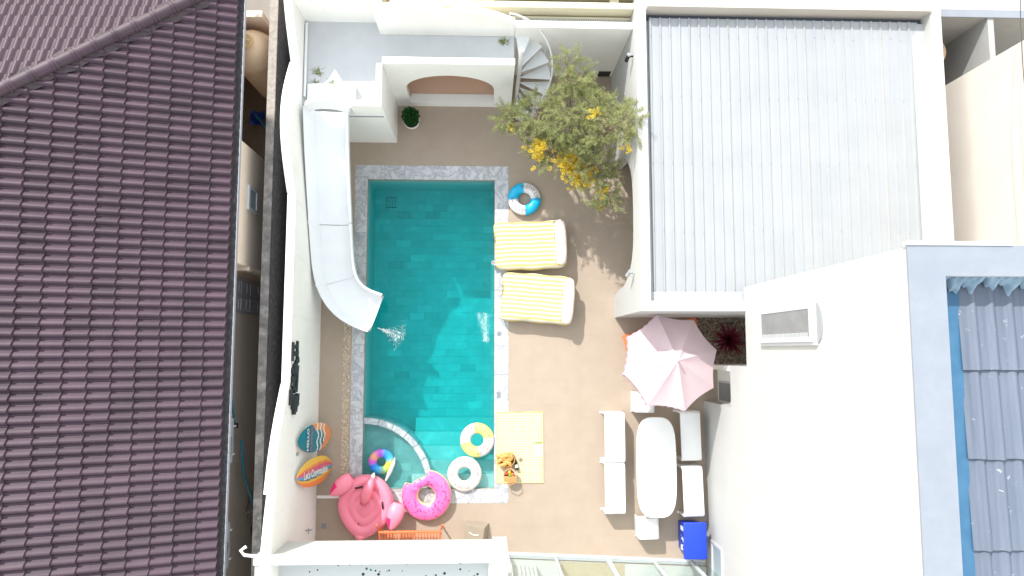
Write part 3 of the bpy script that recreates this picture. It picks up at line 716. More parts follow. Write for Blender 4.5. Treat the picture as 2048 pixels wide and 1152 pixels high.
# ================================================================ TALL BUILDING
tb = thing('tall_building', 'tall white rendered building with blue tiled roof behind a parapet', 'building', (7, -2, 0))
ZH = 8.75; TX = 5.55
def slabx(y0, y1, z0, z1, x1=6.02): return Bx(TX, x1, y0, y1, z0, z1)
HT = 8.44
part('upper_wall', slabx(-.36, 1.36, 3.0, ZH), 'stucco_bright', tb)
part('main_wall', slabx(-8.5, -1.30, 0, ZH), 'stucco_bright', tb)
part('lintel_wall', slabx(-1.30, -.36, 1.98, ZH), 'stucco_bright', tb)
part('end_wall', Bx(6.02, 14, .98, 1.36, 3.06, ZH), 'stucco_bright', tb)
part('bed_back_wall', Bx(6.72, 6.9, -.36, .83, 0, 3.0), 'stucco', tb); part('overhang_floor', Bx(6.02, 6.9, -.36, .98, 2.95, 3.05), 'stucco', tb)
part('pier', Bx(TX + .003, 6.9, -.48, -.362, 0, 1.98), 'stucco', tb)
part('recess_back', Bx(5.93, 6.0, -1.30, -.48, 0, 1.98), 'stucco', tb)
dw = part('recess_window', Bx(5.90, 5.93, -1.27, -.80, .15, 1.90), 'frosted', tb); part('window_frame', MB().box(5.88, 5.935, -1.30, -1.26, .1, 1.95).box(5.88, 5.935, -.82, -.78, .1, 1.95), 'window_white', dw)
capm = MB().box(TX - .02, 6.03, -8.5, 1.38, ZH, ZH + .03).box(6.03, 14, .97, 1.38, ZH, ZH + .03)
part('parapet_cap', capm, 'parapet_blue', tb)
part('cap_edge', Bx(TX - .03, 6.95, 1.38, 1.43, ZH - .05, ZH + .05), 'wall_top', tb)
part('roof_deck', Bx(6.02, 14, -8.5, .98, 8.0, HT - .10), 'underlay', tb)
# blue tiles: S profile columns in long courses
pw = .262; cl = 1.20
def bprof(t): return .055 * (.5 - .5 * math.cos(2 * PI * min(1, max(0, (t - .42) / .58)))) if t > .42 else .006 * math.sin(t * 7)
bt = MB(); nn = 14
for q, z in ((0, .045), (cl + .06, 0)):
    for i in range(nn + 1): bt.v.append((pw * i / nn * 1.04, -cl + q if False else q - cl, z + bprof(i / nn)))
for i in range(nn): bt.f.append((i, i + 1, nn + 2 + i, nn + 1 + i)); bt.mi.append(0)
for i in range(nn + 1): bt.v.append((pw * i / nn * 1.04, -cl, .02 + bprof(i / nn)))
for i in range(nn): bt.f.append((i, 2 * nn + 2 + i, 2 * nn + 3 + i, i + 1)); bt.mi.append(0)
btm = bt.mesh('roof_tile', 'blue_tile', smooth=True)
for i in range(8):
    for j2 in range(6):
        link('roof_tile', btm, tb, (6.43 + i * pw - 7, .93 - j2 * cl * .99 + 2 + random.uniform(-.008, .008), HT - .05 + random.uniform(0, .004)))
mat('parapet_shade_blue', (.035, .12, .22), (.05, .15, .26), .55, 4)
part('parapet_shade_strip', Bx(6.022, 6.455, -8.5, .93, HT - .09, HT - .03), 'parapet_shade_blue', tb)  # added strip, its dark blue paints the parapet's shadow on the roof
rnd = random.Random(3); mm = MB()
def mort(u, v):
    x = 6.02 + u * 2.2; w = .10 + .05 * math.sin(x * 24) + .025 * math.sin(x * 61 + 1) + .03 * math.sin(x * 9)
    return (x, .985 - v * w * 1.3, HT + .14 - v * v * .14 + .012 * math.sin(x * 50 + v * 9))
part('mortar_fillet', MB().grid(mort, 120, 7), 'mortar_blue', tb, True)
# awning window on the tall wall
wn = part('window', Bx(TX - .002, TX + .05, .12, .80, 3.93, 6.13), 'dark_glass', tb)
def ring_yz(y0, y1, z0, z1, w, xa, xb):
    return MB().box(xa, xb, y0, y1, z0, z0 + w).box(xa, xb, y0, y1, z1 - w, z1).box(xa, xb, y0, y0 + w, z0 + w, z1 - w).box(xa, xb, y1 - w, y1, z0 + w, z1 - w)
part('window_frame', ring_yz(.08, .84, 3.86, 6.22, .08, TX - .05, TX), 'window_white', wn)
part('sash', ring_yz(.14, .79, 3.95, 6.15, .085, TX - .085, TX - .052), 'window_white', wn)
part('pane', Bx(TX - .075, TX - .065, .22, .71, 4.03, 6.07), 'frosted', wn)
mb = MB(); [mb.box(TX - .083, TX - .078, .22, .30, 4.06 + i * .052, 4.08 + i * .052) for i in range(38)]
stuffpart(part('pane_ribbing', mb, 'window_white', wn))
part('hood_disc', MB().prism([(.13, 6.23)] + [(.46 + .34 * math.cos(a), 6.23 + .17 * math.sin(a)) for a in [PI - PI * i / 16 for i in range(17)]] + [(.80, 6.23)], TX - .004, TX - .025, 'x'), 'grey_metal', wn)
# low window near the bottom of the tall wall
w2 = part('window', Bx(TX - .004, TX + .02, -5.9, -4.72, .45, 1.1), 'frosted_small', tb)
part('window_frame', ring_yz(-5.96, -4.66, .38, 1.17, .07, TX - .04, TX - .002), 'window_white', w2)

# planting bed under the overhang
bed = struct('planting_bed', Bx(5.35, 6.72, -.36, .84, -.10, -.02), 'soil')
o = pebbles(5.37, 6.7, -.34, .82, -.01, 1500, .036, 'pebble_dark', 'bed_pebbles', 6); o['label'] = 'dark pebbles covering the shaded planting bed'; o['category'] = 'pebbles'
cord = thing('cordyline', 'dark red spiky plant in the shaded pebble bed behind the parasol', 'plant', (6.15, .24, 0))
rnd = random.Random(8); mb = MB()
for i in range(150):
    a = rnd.uniform(0, 2 * PI); el = rnd.uniform(.15, 1.4); L = rnd.uniform(.36, .62); w = .017
    d = Vector((math.cos(a) * math.cos(el), math.sin(a) * math.cos(el), math.sin(el))); s2 = Vector((-math.sin(a), math.cos(a), 0)) * w
    p = Vector((6.15, .24, .18)); m1 = p + d * L * .6; e = p + d * L + Vector((0, 0, -.10 * math.cos(el)))
    mb.add([p - s2 * .5, p + s2 * .5, m1 + s2, m1 - s2, e], [(0, 1, 2, 3), (3, 2, 4)])
part('leaves', mb, 'terracotta_red', cord); part('stem', MB().tube([(6.15, .24, -.02), (6.15, .24, .2)], .03, 8), 'bark', cord)

# ================================================================ HOUSE AT THE BOTTOM: BALCONY AND GLASS FRONT
hv = thing('villa_front', 'white villa front with terrazzo balcony and glazed sliding doors at the bottom edge', 'house', (0, -6, 0))
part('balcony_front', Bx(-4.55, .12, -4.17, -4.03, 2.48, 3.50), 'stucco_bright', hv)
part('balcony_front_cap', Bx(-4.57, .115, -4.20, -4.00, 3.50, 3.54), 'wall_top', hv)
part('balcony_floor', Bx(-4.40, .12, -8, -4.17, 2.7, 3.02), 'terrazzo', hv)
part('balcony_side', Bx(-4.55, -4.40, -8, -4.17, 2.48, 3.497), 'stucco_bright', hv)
part('balcony_pillar', Bx(.12, .42, -8, -3.98, 2.48, 3.56), 'stucco_bright', hv)
part('balcony_inner_trim', Bx(.04, .118, -8, -4.20, 3.02, 3.40), 'stucco', hv)
part('rail_pipe', MB().tube([(-4.40, -4.02, 3.62), (-4.72, -3.98, 3.62), (-4.80, -3.90, 3.60), (-4.70, -3.83, 3.58)], .032, 10), 'white_plastic', hv, True)
for x in (-3.6, -1.4, -.2): part('bolt_plate', Bx(x - .05, x + .05, -4.03, -4.022, 3.20, 3.34), 'stucco', hv)
part('under_wall', Bx(-4.23, .45, -5.75, -5.62, 0, 2.48), 'stucco', hv)
ang = math.atan2(-5.26 + 5.02, 5.5 - .5)
gx = lambda t: (.48 + t * math.cos(ang), -5.03 + t * math.sin(ang))
def wallseg(t0, t1, z0, z1, d0, d1):
    nx_, ny_ = -math.sin(ang), math.cos(ang); a = gx(t0); b = gx(t1)
    return MB().prism([(a[0] + nx_ * d0, a[1] + ny_ * d0), (b[0] + nx_ * d0, b[1] + ny_ * d0), (b[0] + nx_ * d1, b[1] + ny_ * d1), (a[0] + nx_ * d1, a[1] + ny_ * d1)], z0, z1)
fr = part('door_frame', wallseg(0, 5.0, .004, .05, -.10, .03), 'window_white', hv)
part('door_head', wallseg(0, 5.0, 2.4, 2.55, -.10, .03), 'window_white', hv)
part('wall_over_doors', wallseg(0, 5.0, 2.55, 2.75, -.14, .02), 'stucco_bright', hv)  # unseen wall, kept low so skylight fills the room
Ts = [0.02, 1.20, 2.48, 3.66, 4.62]
for i, t in enumerate(Ts):
    w = .055 if i != 2 else .10
    part('mullion', wallseg(t, t + w, .05, 2.4, -.07, .0), 'window_white', hv)
for a, b in zip(Ts, Ts[1:]): part('glass_pane', wallseg(a + .06, b - .005, .05, 2.4, -.045, -.035), 'glass', hv)
part('glass_pane', wallseg(Ts[-1] + .06, 5.0, .05, 2.4, -.045, -.035), 'glass', hv)
part('room_floor', MB().prism([(.46, -5.17), (5.5, -5.42), (5.5, -9), (.46, -9)], -.05, .012), 'room_floor', hv)
part('room_rug', MB().prism([(1.85, -5.25), (3.45, -5.33), (3.45, -8), (1.85, -8)], .013, .022), 'rug', hv)
part('room_back', Bx(.3, 5.6, -9.1, -9.0, 0, 3.6), 'stucco', hv); part('room_roof_cutback', Bx(.43, 5.54, -9, -7.6, 3.3, 3.6), 'stucco', hv); part('room_side', Bx(.43, .47, -9, -5.2, 0, 3.3), 'stucco', hv)  # unseen room roof, cut back to let skylight onto the floor
mb = MB().grid(lambda u, v: (.60 + u * .62, -5.36 + .05 * math.sin(u * 40), .03 + v * 2.3), 60, 2)
part('curtain', mb, 'curtain', hv, True)

# ================================================================ EAST NEIGHBOUR
en = thing('neighbour_house', 'tall pale pink-cream neighbour wall at the right edge', 'building', (11.5, 3, 0))
part('wall', Bx(10.75, 14, -3, 6.20, 0, 9), 'neighbour_cream', en)
ey = thing('yard_wall', 'grey cement yard walls in the top right corner', 'wall', (11.5, 7.7, 0))
part('back_wall', Bx(10.17, 16, 7.72, 7.86, 0, 2.65), 'east_grey', ey); part('cross_wall', Bx(11.62, 11.76, 6.21, 7.72, 0, 2.648), 'east_grey', ey); part('yard_floor', Bx(10.17, 16, 6.21, 7.72, -.11, .1), 'east_grey', ey)
part('wall_cap', Bx(10.17, 16, 7.70, 7.88, 2.65, 2.69), 'parapet_blue', ey)
tk = thing('water_tank', 'cream round tank top beside grey yard wall at the top right', 'tank', (10.72, 7.2, .1))
part('body', MB().lathe([(.42, 0), (.42, 1.7), (.36, 1.86), (.15, 1.94)], (10.72, 7.2, .1), 28), 'tank_plastic', tk, True); part('blue_band', MB().lathe([(.425, 1.5), (.43, 1.54), (.425, 1.58)], (10.72, 7.2, .1), 28), 'cyan_pipe', tk, True)
thing('rear_yard', 'beige paved yard beyond the grey wall at the top right', 'yard', (12, 9, 1), mb=Bx(10.17, 20, 7.9, 14, 0, 1.2), m='neighbour_cream')
for i, (dx, lb) in enumerate(((0, 'leftmost'), (.16, 'middle'), (.30, 'rightmost'))):
    pts = [(9.58 + dx + .02 * math.sin(k * 1.3 + i), 9 - k * .8, 6 + .012 * (k - 6) ** 2) for k in range(14)]
    thing('overhead_cable', lb + ' of three thin dark cables running down the right edge', 'cable', (9.6 + dx, 3, 6), group='overhead cables', mb=MB().tube(pts, .008, 5), m='cable')

# ================================================================ LEFT NEIGHBOUR: TILED HOUSE, ALLEY
ho = thing('tiled_house', 'neighbour house with dark plum barrel tile hip roof on the left', 'house', (-8, 1, 0))
EX, CY, ZE, SE, SN = -5.47, 8.09, 3.0, .41, .485
def ze(x): return ZE + (EX - x) * SE
def zn(y): return ZE + (CY - y) * SN
def hipx(y): return EX - (CY - y) * SN / SE
def hipy(x): return CY - (EX - x) * SE / SN
def rprof(t):                                           # two rolls per tile
    u = (t * 2) % 1.0
    if u < .60: return .080 * math.sin(PI / 2 * u / .60) ** 1.25
    if u < .88: return .080 * (.5 + .5 * math.cos(PI * (u - .60) / .28))
    return 0.0
TW = .405
def tile_mesh(L, slope, seg=18):
    m = MB(); lift = .045
    ys = [k / seg for k in range(seg + 1)]
    for x, z in ((0, lift), (-(L + .03), 0)):
        for t in ys: m.v.append((x, t * TW, z - x * slope + rprof(1 - t)))
    for t in ys: m.v.append((-.004, t * TW, rprof(1 - t) - .006))
    n = seg + 1
    for k in range(seg): m.f.append((k, k + 1, n + k + 1, n + k)); m.mi.append(0); m.f.append((k, 2 * n + k, 2 * n + k + 1, k + 1)); m.mi.append(0)
    return m
LE, LN = .375, .31
east = tile_mesh(LE, SE); eastm = east.mesh('tile', 'roof_tile', smooth=True)
north = tile_mesh(LN, SN); northm = north.mesh('tile', 'roof_tile', smooth=True)
def clip_mesh(me, M, plane_co, plane_no):
    bm = bmesh.new(); bm.from_mesh(me); bm.transform(M)
    bmesh.ops.bisect_plane(bm, geom=bm.verts[:] + bm.edges[:] + bm.faces[:], plane_co=plane_co, plane_no=plane_no, clear_outer=True)
    if not bm.faces: bm.free(); return None
    bm.transform(M.inverted()); n2 = me.copy(); bm.to_mesh(n2); bm.free(); return n2
hd = Vector((SN, SE, 0)).normalized(); hn = Vector((-SE, SN, 0)).normalized()   # along hip, and its north-west normal
tiles = []
for i in range(14):
    x = EX - i * LE
    for j2 in range(38):
        y = 8.1 - (j2 + 1) * TW + (TW / 2 if i % 2 else 0)
        M = Matrix.Translation((x + .015, y, ze(x)))
        cs = [Vector((cx - EX, cy - CY, 0)).dot(hn) for cx in (x, x - LE) for cy in (y, y + TW)]
        if min(cs) > 0 or y < -7: continue
        me = eastm
        if max(cs) > 0:
            me = clip_mesh(eastm, M, (EX, CY, 0), hn)
            if me is None: continue
        tiles.append((me, M))
for i in range(12):
    y = CY - i * LN
    for j2 in range(16):
        x = EX - .2 - j2 * TW + (TW / 2 if i % 2 else 0)
        M = Matrix.Translation((x, y + .015, zn(y))) @ Matrix.Rotation(PI / 2, 4, 'Z')
        cs = [Vector((cx - EX, cy - CY, 0)).dot(hn) for cx in (x, x - TW) for cy in (y, y - LN)]
        if max(cs) < 0 or x < -12.2: continue
        me = northm
        if min(cs) < 0:
            me = clip_mesh(northm, M, (EX, CY, 0), -hn)
            if me is None: continue
        tiles.append((me, M))
def inview(p):
    v = camo.matrix_basis.inverted() @ p
    return abs(1364 * v.x / -v.z) < 1060 and abs(1364 * v.y / -v.z) < 610
camo.matrix_basis = Matrix.Translation(camo.location) @ camo.rotation_euler.to_matrix().to_4x4()
def tkey(t):
    p = t[1].translation; d = (p - camo.location).length
    return (0 if inview(p) else 1, d)
tiles.sort(key=tkey); rest = bmesh.new()
for k, (me, M) in enumerate(tiles):
    if k < 300:
        o = bpy.data.objects.new('tile', me); C.objects.link(o); o.parent = ho
        o.matrix_basis = Matrix.Translation(-Vector(ho.location) + Vector((0, 0, random.uniform(-.003, .003)))) @ M @ Matrix.Rotation(random.uniform(-.006, .006), 4, 'Z')
    else:
        t2 = me.copy(); t2.transform(Matrix.Translation(-Vector(ho.location)) @ M); rest.from_mesh(t2); bpy.data.meshes.remove(t2)
rm = bpy.data.meshes.new('far_tiles'); rest.to_mesh(rm); rest.free(); rm.materials.append(MATS['roof_tile'])
stuffpart(link('far_tiles', rm, ho))
# roof underlay planes
part('roof_base', MB().add([(EX + .02, CY, ZE - .03), (EX + .02, -9, ZE - .03), (-13, -9, ze(-13) - .03), (-13, hipy(-13), ze(-13) - .03), (-13, CY, ZE - .03)], [(0, 3, 2, 1), (0, 4, 3)]), 'underlay', ho)
# hip caps with mortar
A = Vector((EX, CY, ZE + .05)); Dv = Vector((-1, -SE / SN, SE)); n = 0
def cap_mesh(L):
    m = MB(); seg = 12
    for k, (x, r) in enumerate(((0, .150), (.045, .150), (.05, .135), (.075, .135), (.08, .148), (.115, .148), (.12, .130), (L, .122))):
        for q in range(seg + 1):
            a = PI * q / seg; m.v.append((x, r * math.cos(a), r * .95 * math.sin(a)))
    for k in range(7):
        for q in range(seg): b = k * (seg + 1) + q; m.f.append((b, b + 1, b + seg + 2, b + seg + 1)); m.mi.append(0)
    return m
caps = cap_mesh(.47).mesh('hip_cap', 'roof_tile', smooth=True)
dl = Dv.normalized(); q3 = Vector((-dl).to_track_quat('X', 'Z').to_euler())
rotm = (dl).to_track_quat('X', 'Z').to_matrix().to_4x4()
for i in range(15):
    o = bpy.data.objects.new('hip_cap', caps); C.objects.link(o); o.parent = ho
    o.matrix_basis = Matrix.Translation(-Vector(ho.location) + A + dl * (.2 + i * .43) + Vector((0, 0, .03 + .01 * (i % 2)))) @ rotm
def mort2(u, v):
    p = A + dl * (u * 7); w = (v - .5) * 2; s2 = Vector((-dl.y, dl.x, 0)).normalized()
    return p + s2 * (w * (.23 + .03 * math.sin(u * 60))) + Vector((0, 0, .05 - abs(w) * .085 + .012 * math.sin(u * 140 + w * 3)))
part('hip_mortar', MB().grid(mort2, 160, 7), 'hip_mortar', ho, True)
part('gutter', Bx(EX + .005, EX + .115, -9, CY, ZE - .14, ZE - .055), 'dark_fascia', ho)
part('gutter_lip', Bx(EX + .116, EX + .128, -9, CY, ZE - .15, ZE - .05), 'gutter_line', ho)
part('wall', Bx(-6.15, -5.80, -9, 1.86, -.1, ZE - .16), 'alley_stucco', ho)
part('bay_wall', Bx(-6.15, -5.37, 1.86, 4.55, -.1, ZE - .16), 'alley_stucco', ho)
part('bay_ledge', Bx(-5.82, -5.34, 1.78, 1.858, 1.9, 2.1), 'alley_stucco', ho)
part('back_recess_wall', Bx(-6.9, -6.75, 4.55, 9, -.1, ZE - .16), 'alley_stucco', ho)
part('recess_end_wall', Bx(-6.75, -5.15, 7.55, 7.7, -.1, 2.4), 'alley_stucco', ho)
w = part('window', Bx(-5.37, -5.35, 3.18, 3.62, 1.80, 2.26), 'frosted_small', ho)
part('window_frame', ring_yz(3.12, 3.68, 1.74, 2.33, .07, -5.368, -5.32), 'window_white', w)
dr = part('door', Bx(-5.80, -5.775, .86, 1.70, 0, 1.98), 'door_lilac', ho)
for a, b in ((.93, 1.22), (1.32, 1.60)):
    for c, d in ((.15, .75), (.95, 1.35), (1.48, 1.85)): part('door_panel', ring_yz(a, b, c, d, .035, -5.776, -5.76), 'window_white', dr)
part('door_handle', MB().ball((-5.73, .92, .95), .03, 8, 6), 'grey_metal', dr, True)
dk = part('window', Bx(-5.80, -5.785, -3.25, -2.7, 1.75, 2.55), 'dark_glass', ho); part('window_frame', ring_yz(-3.30, -2.65, 1.70, 2.6, .05, -5.798, -5.76), 'door_lilac', dk)
def ac(y, label):
    r = thing('air_conditioner', label, 'air conditioner', (-5.8, y, 2.2), group='outdoor air conditioners')
    part('housing', Bx(-5.79, -5.50, y - .48, y + .48, 2.25, 2.82), 'ac_white', r, bevel=.02)
    f = part('fan_grille', MB().prism([(y - .12 + .25 * math.cos(a), 2.54 + .25 * math.sin(a)) for a in [2 * PI * i / 28 for i in range(28)]], -5.50, -5.492, 'x'), 'ac_fan', r)
    for rr in (.08, .14, .20, .25):
        part('grille_ring', MB().tube([(-5.488, y - .12 + rr * math.cos(a), 2.54 + rr * math.sin(a)) for a in [2 * PI * i / 24 for i in range(25)]], .006, 5), 'ac_white', f)
    for s2 in (-.3, .3): part('bracket', Bx(-5.80, -5.47, y + s2 - .02, y + s2 + .02, 2.19, 2.25), 'window_white', r)
ac(-1.95, 'white air conditioner on the alley wall above the dark window'); ac(-4.15, 'white air conditioner on the alley wall nearest the bottom edge')
pp = thing('alley_pipe', 'bright blue-green water pipe running along the shaded alley wall', 'pipe', (-5.8, -2, .5))
part('pipe', MB().tube([(-5.55, -.95, 2.35), (-5.60, -1.6, 1.95)], .022, 8), 'cyan_pipe', pp, True)
part('pipe', MB().tube([(-5.45, -2.0, 1.9), (-5.48, -2.8, 1.6), (-5.42, -3.7, .95), (-5.35, -4.2, .4), (-5.3, -4.9, .3)], .028, 8), 'cyan_pipe', pp, True)
part('clip', Bx(-5.66, -5.54, -1.72, -1.62, 1.88, 2.0), 'dark_plastic', pp)
fb = thing('folded_cloth', 'dark brown cloth and black hose heaped in the alley below the pipe', 'cloth', (-5.6, -3.8, 0))
rnd = random.Random(2)
part('heap', MB().grid(lambda u, v: (-5.75 + u * .55 + .03 * math.sin(v * 9), -4.0 + v * .5, .5 + .5 * math.sin(PI * u) * math.sin(PI * v) + .06 * math.sin(u * 13 + v * 8)), 14, 14), 'cloth_dark', fb, True)
part('hose_loop', MB().tube([(-5.42 + .13 * math.cos(a), -4.25 + .26 * math.sin(a), .75) for a in [2 * PI * i / 24 for i in range(25)]], .016, 6), 'rope_black', fb, True)
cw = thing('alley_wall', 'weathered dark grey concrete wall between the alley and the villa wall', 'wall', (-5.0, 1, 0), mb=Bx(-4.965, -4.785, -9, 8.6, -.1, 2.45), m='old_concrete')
part('gap_shade_face', Bx(-4.784, -4.77, -9, 8.6, -.1, 2.40), 'dark_fascia', cw)  # east face coloured dark for the shadow in the narrow gap
struct('alley_floor', Bx(-6.75, -4.40, -9, 7.55, -.12, -.02), 'alley_floor')
wt = thing('water_tank', 'beige plastic water tank with round lid beside the tiled roof', 'tank', (-5.50, 6.95, 0))
part('body', MB().lathe([(.50, -.02), (.53, .1), (.53, 1.75), (.515, 1.82), (.53, 1.86), (.50, 1.98), (.36, 2.24), (.25, 2.34), (.20, 2.36)], (-5.50, 6.95, 0), 40), 'tank_plastic', wt, True)
ld = part('lid', MB().lathe([(.17, 2.34), (.17, 2.42), (.15, 2.445), (.05, 2.45)], (-5.50, 6.98, 0), 28), 'tank_lid', wt, True)
part('lid_handle', MB().tube([(-5.60, 6.98, 2.44), (-5.58, 6.99, 2.50), (-5.51, 7.00, 2.51), (-5.46, 6.96, 2.50), (-5.41, 6.98, 2.45)], .016, 6), 'tank_lid', ld, True)
hs = thing('alley_hose', 'blue-green pipe and tangled hoses on the alley floor below the tank', 'hose', (-5.5, 5.5, 0))
part('pipe', MB().tube([(-5.95, 6.0, .3), (-5.7, 5.7, .25), (-5.5, 5.66, .25), (-5.12, 5.66, .25)], .03, 8), 'cyan_pipe', hs, True)
part('tarp', MB().grid(lambda u, v: (-6.1 + u * .35, 5.75 + v * .35, .25 + .12 * math.sin(u * 8) * math.sin(v * 7)), 10, 10), 'blue_tarp', hs, True)
part('coil', MB().tube([(-5.40 + (.16 + .01 * math.sin(i)) * math.cos(i * .5), 4.86 + .15 * math.sin(i * .5), .05 + .004 * i) for i in range(38)], .012, 6), 'green_hose', hs, True)
part('loop', MB().tube([(-5.55 + .2 * math.cos(i * .4 + 1), 5.05 + .22 * math.sin(i * .4 + 1), .04) for i in range(12)], .014, 6), 'rope_black', hs, True)
# ================================================================ TREE
tr = thing('feathery_tree', 'feathery green tree with yellow blooms beside the spiral staircase', 'tree', (2.0, 4.95, 0))
rnd = random.Random(21)
base = Vector((2.0, 4.95, 0)); fork = Vector((2.02, 5.0, 1.15))
part('trunk', MB().tube([base, base + Vector((.03, .05, .6)), fork, fork + Vector((.0, .08, .5))], [.075, .06, .05, .035], 9), 'bark', tr, True)
lobes = [((2.02, 5.35, 2.30), (.78, .72, .55), 150), ((1.25, 5.50, 2.05), (.62, .42, .38), 75), ((.62, 5.38, 1.92), (.42, .26, .24), 38), ((2.72, 5.10, 2.55), (.62, .60, .5), 85), ((3.05, 5.0, 3.05), (.34, .42, .24), 24), ((1.60, 4.68, 1.75), (.58, .40, .35), 58), ((2.40, 4.30, 1.8), (.52, .50, .40), 70), ((2.80, 3.72, 1.65), (.32, .44, .32), 34), ((1.85, 6.10, 2.55), (.42, .36, .30), 38), ((1.80, 6.52, 2.65), (.16, .26, .18), 10), ((1.30, 4.95, 1.5), (.45, .35, .3), 30)]
twigs = MB(); leaves = MB()
def sprig(p, d, L, M, lw=.0055, ll=.075, nl=13):
    side = d.cross(Vector((0, 0, 1)))
    if side.length < .1: side = Vector((1, 0, 0))
    side.normalize(); up = side.cross(d)
    twigs.tube([p, p + d * L], [.0035, .002], 3, cap=False)
    for i in range(nl):
        t = .12 + .88 * i / (nl - 1); c = p + d * (L * t)
        for sg in (-1, 1):
            e = (d * rnd.uniform(.5, 1.0) + side * sg * rnd.uniform(.6, 1.1) + up * rnd.uniform(-.7, .6)).normalized() * ll * rnd.uniform(.6, 1.15) * (1.1 - .4 * t)
            w = e.cross(up + side * rnd.uniform(-1, 1)).normalized() * lw
            m1 = c + e * .5
            M.add([c, m1 + w, c + e, m1 - w], [(0, 1, 2, 3)])
for c, r, n in lobes:
    c = Vector(c); mid = (fork + c) / 2 + Vector((rnd.uniform(-.1, .1), rnd.uniform(-.1, .1), .12))
    part('limb', MB().tube([fork + Vector((0, 0, rnd.uniform(-.1, .4))), mid, c], [.032, .022, .012], 6), 'bark', tr, True)
    for i in range(n):
        while True:
            q = Vector((rnd.uniform(-1, 1), rnd.uniform(-1, 1), rnd.uniform(-1, 1)))
            if q.length < 1: break
        p = c + Vector((q.x * r[0], q.y * r[1], q.z * r[2]))
        twigs.tube([c + (p - c) * .2 + Vector((rnd.uniform(-.1, .1), rnd.uniform(-.1, .1), -.05)), (p + c) / 2 + Vector((0, 0, .05)), p], [.007, .005, .003], 3, cap=False)
        out = (p - c).normalized() if (p - c).length > .01 else Vector((0, 0, 1))
        for k in range(3):
            d = (out * .7 + Vector((rnd.gauss(0, .6), rnd.gauss(0, .6), rnd.gauss(0, .35)))).normalized()
            sprig(p, d, rnd.uniform(.14, .30), leaves)
for i in range(26):                                      # long wisps that leave the outline uneven
    c, r, n = lobes[rnd.choice([0, 1, 2, 3, 4, 5, 6, 7, 8, 9])]; c = Vector(c); a = rnd.uniform(0, 2 * PI)
    p = c + Vector((math.cos(a) * r[0] * .9, math.sin(a) * r[1] * .9, rnd.uniform(-.1, .2))); d = Vector((math.cos(a), math.sin(a), rnd.uniform(-.2, .4))).normalized()
    twigs.tube([c, p, p + d * .25], [.006, .004, .002], 3, cap=False)
    for k in range(3): sprig(p + d * .09 * k, (d + Vector((rnd.gauss(0, .3), rnd.gauss(0, .3), 0))).normalized(), .2, leaves, nl=9)
stuffpart(part('twigs', twigs, 'bark', tr)); stuffpart(part('crown', leaves, 'leaf', tr))
yl = MB(); tw2 = twigs; 
for c, r, n in (((1.17, 4.66, 1.95), (.16, .22, .1), 46), ((1.95, 4.40, 1.85), (.36, .26, .12), 120), ((2.25, 4.02, 1.75), (.34, .20, .12), 76), ((2.72, 3.75, 1.75), (.16, .10, .08), 9), ((2.85, 3.55, 1.2), (.12, .10, .05), 6), ((2.36, 5.22, 2.85), (.06, .06, .04), 7), ((.5, 5.2, 1.9), (.06, .06, .04), 3), ((3.08, 4.45, 2.9), (.05, .06, .04), 4)):
    for i in range(n):
        q = Vector((rnd.gauss(0, .5) * r[0], rnd.gauss(0, .5) * r[1], rnd.gauss(0, .5) * r[2])); d = Vector((rnd.gauss(0, 1), rnd.gauss(0, 1), rnd.gauss(0, .4))).normalized()
        sprig(Vector(c) + q, d, .13, yl, .014, .08, 6)
stuffpart(part('blossom', yl, 'leaf_yellow', tr))
# potted shrub
pt = thing('potted_shrub', 'small dark green shrub in a white pot beside the arched niche', 'plant', (-1.98, 5.90, 0))
part('pot', MB().lathe([(.14, 0), (.19, .12), (.215, .27), (.20, .29), (.185, .26), (.18, .22)], (-1.98, 5.90, .002), 24), 'pot', pt, True)
part('soil', MB().lathe([(.18, .22), (.02, .235)], (-1.98, 5.90, .002), 16), 'soil', pt)
sh = MB()
for i in range(420):
    while True:
        q = Vector((rnd.uniform(-1, 1), rnd.uniform(-1, 1), rnd.uniform(-1, 1)))
        if q.length < 1: break
    p = Vector((-1.98 + q.x * .21, 5.92 + q.y * .22, .52 + q.z * .22)); d = (q + Vector((rnd.gauss(0, .5), rnd.gauss(0, .5), .6))).normalized()
    for k in range(4):
        e = (d + Vector((rnd.gauss(0, .6), rnd.gauss(0, .6), rnd.gauss(0, .6)))).normalized() * .065; w = e.cross(Vector((rnd.gauss(0, 1), rnd.gauss(0, 1), 1))).normalized() * .014
        sh.add([p, p + e * .5 + w, p + e, p + e * .5 - w], [(0, 1, 2, 3)])
stuffpart(part('foliage', sh, 'leaf_shrub', pt)); part('stem', MB().tube([(-1.98, 5.9, .2), (-1.98, 5.92, .5)], .02, 6), 'bark', pt)

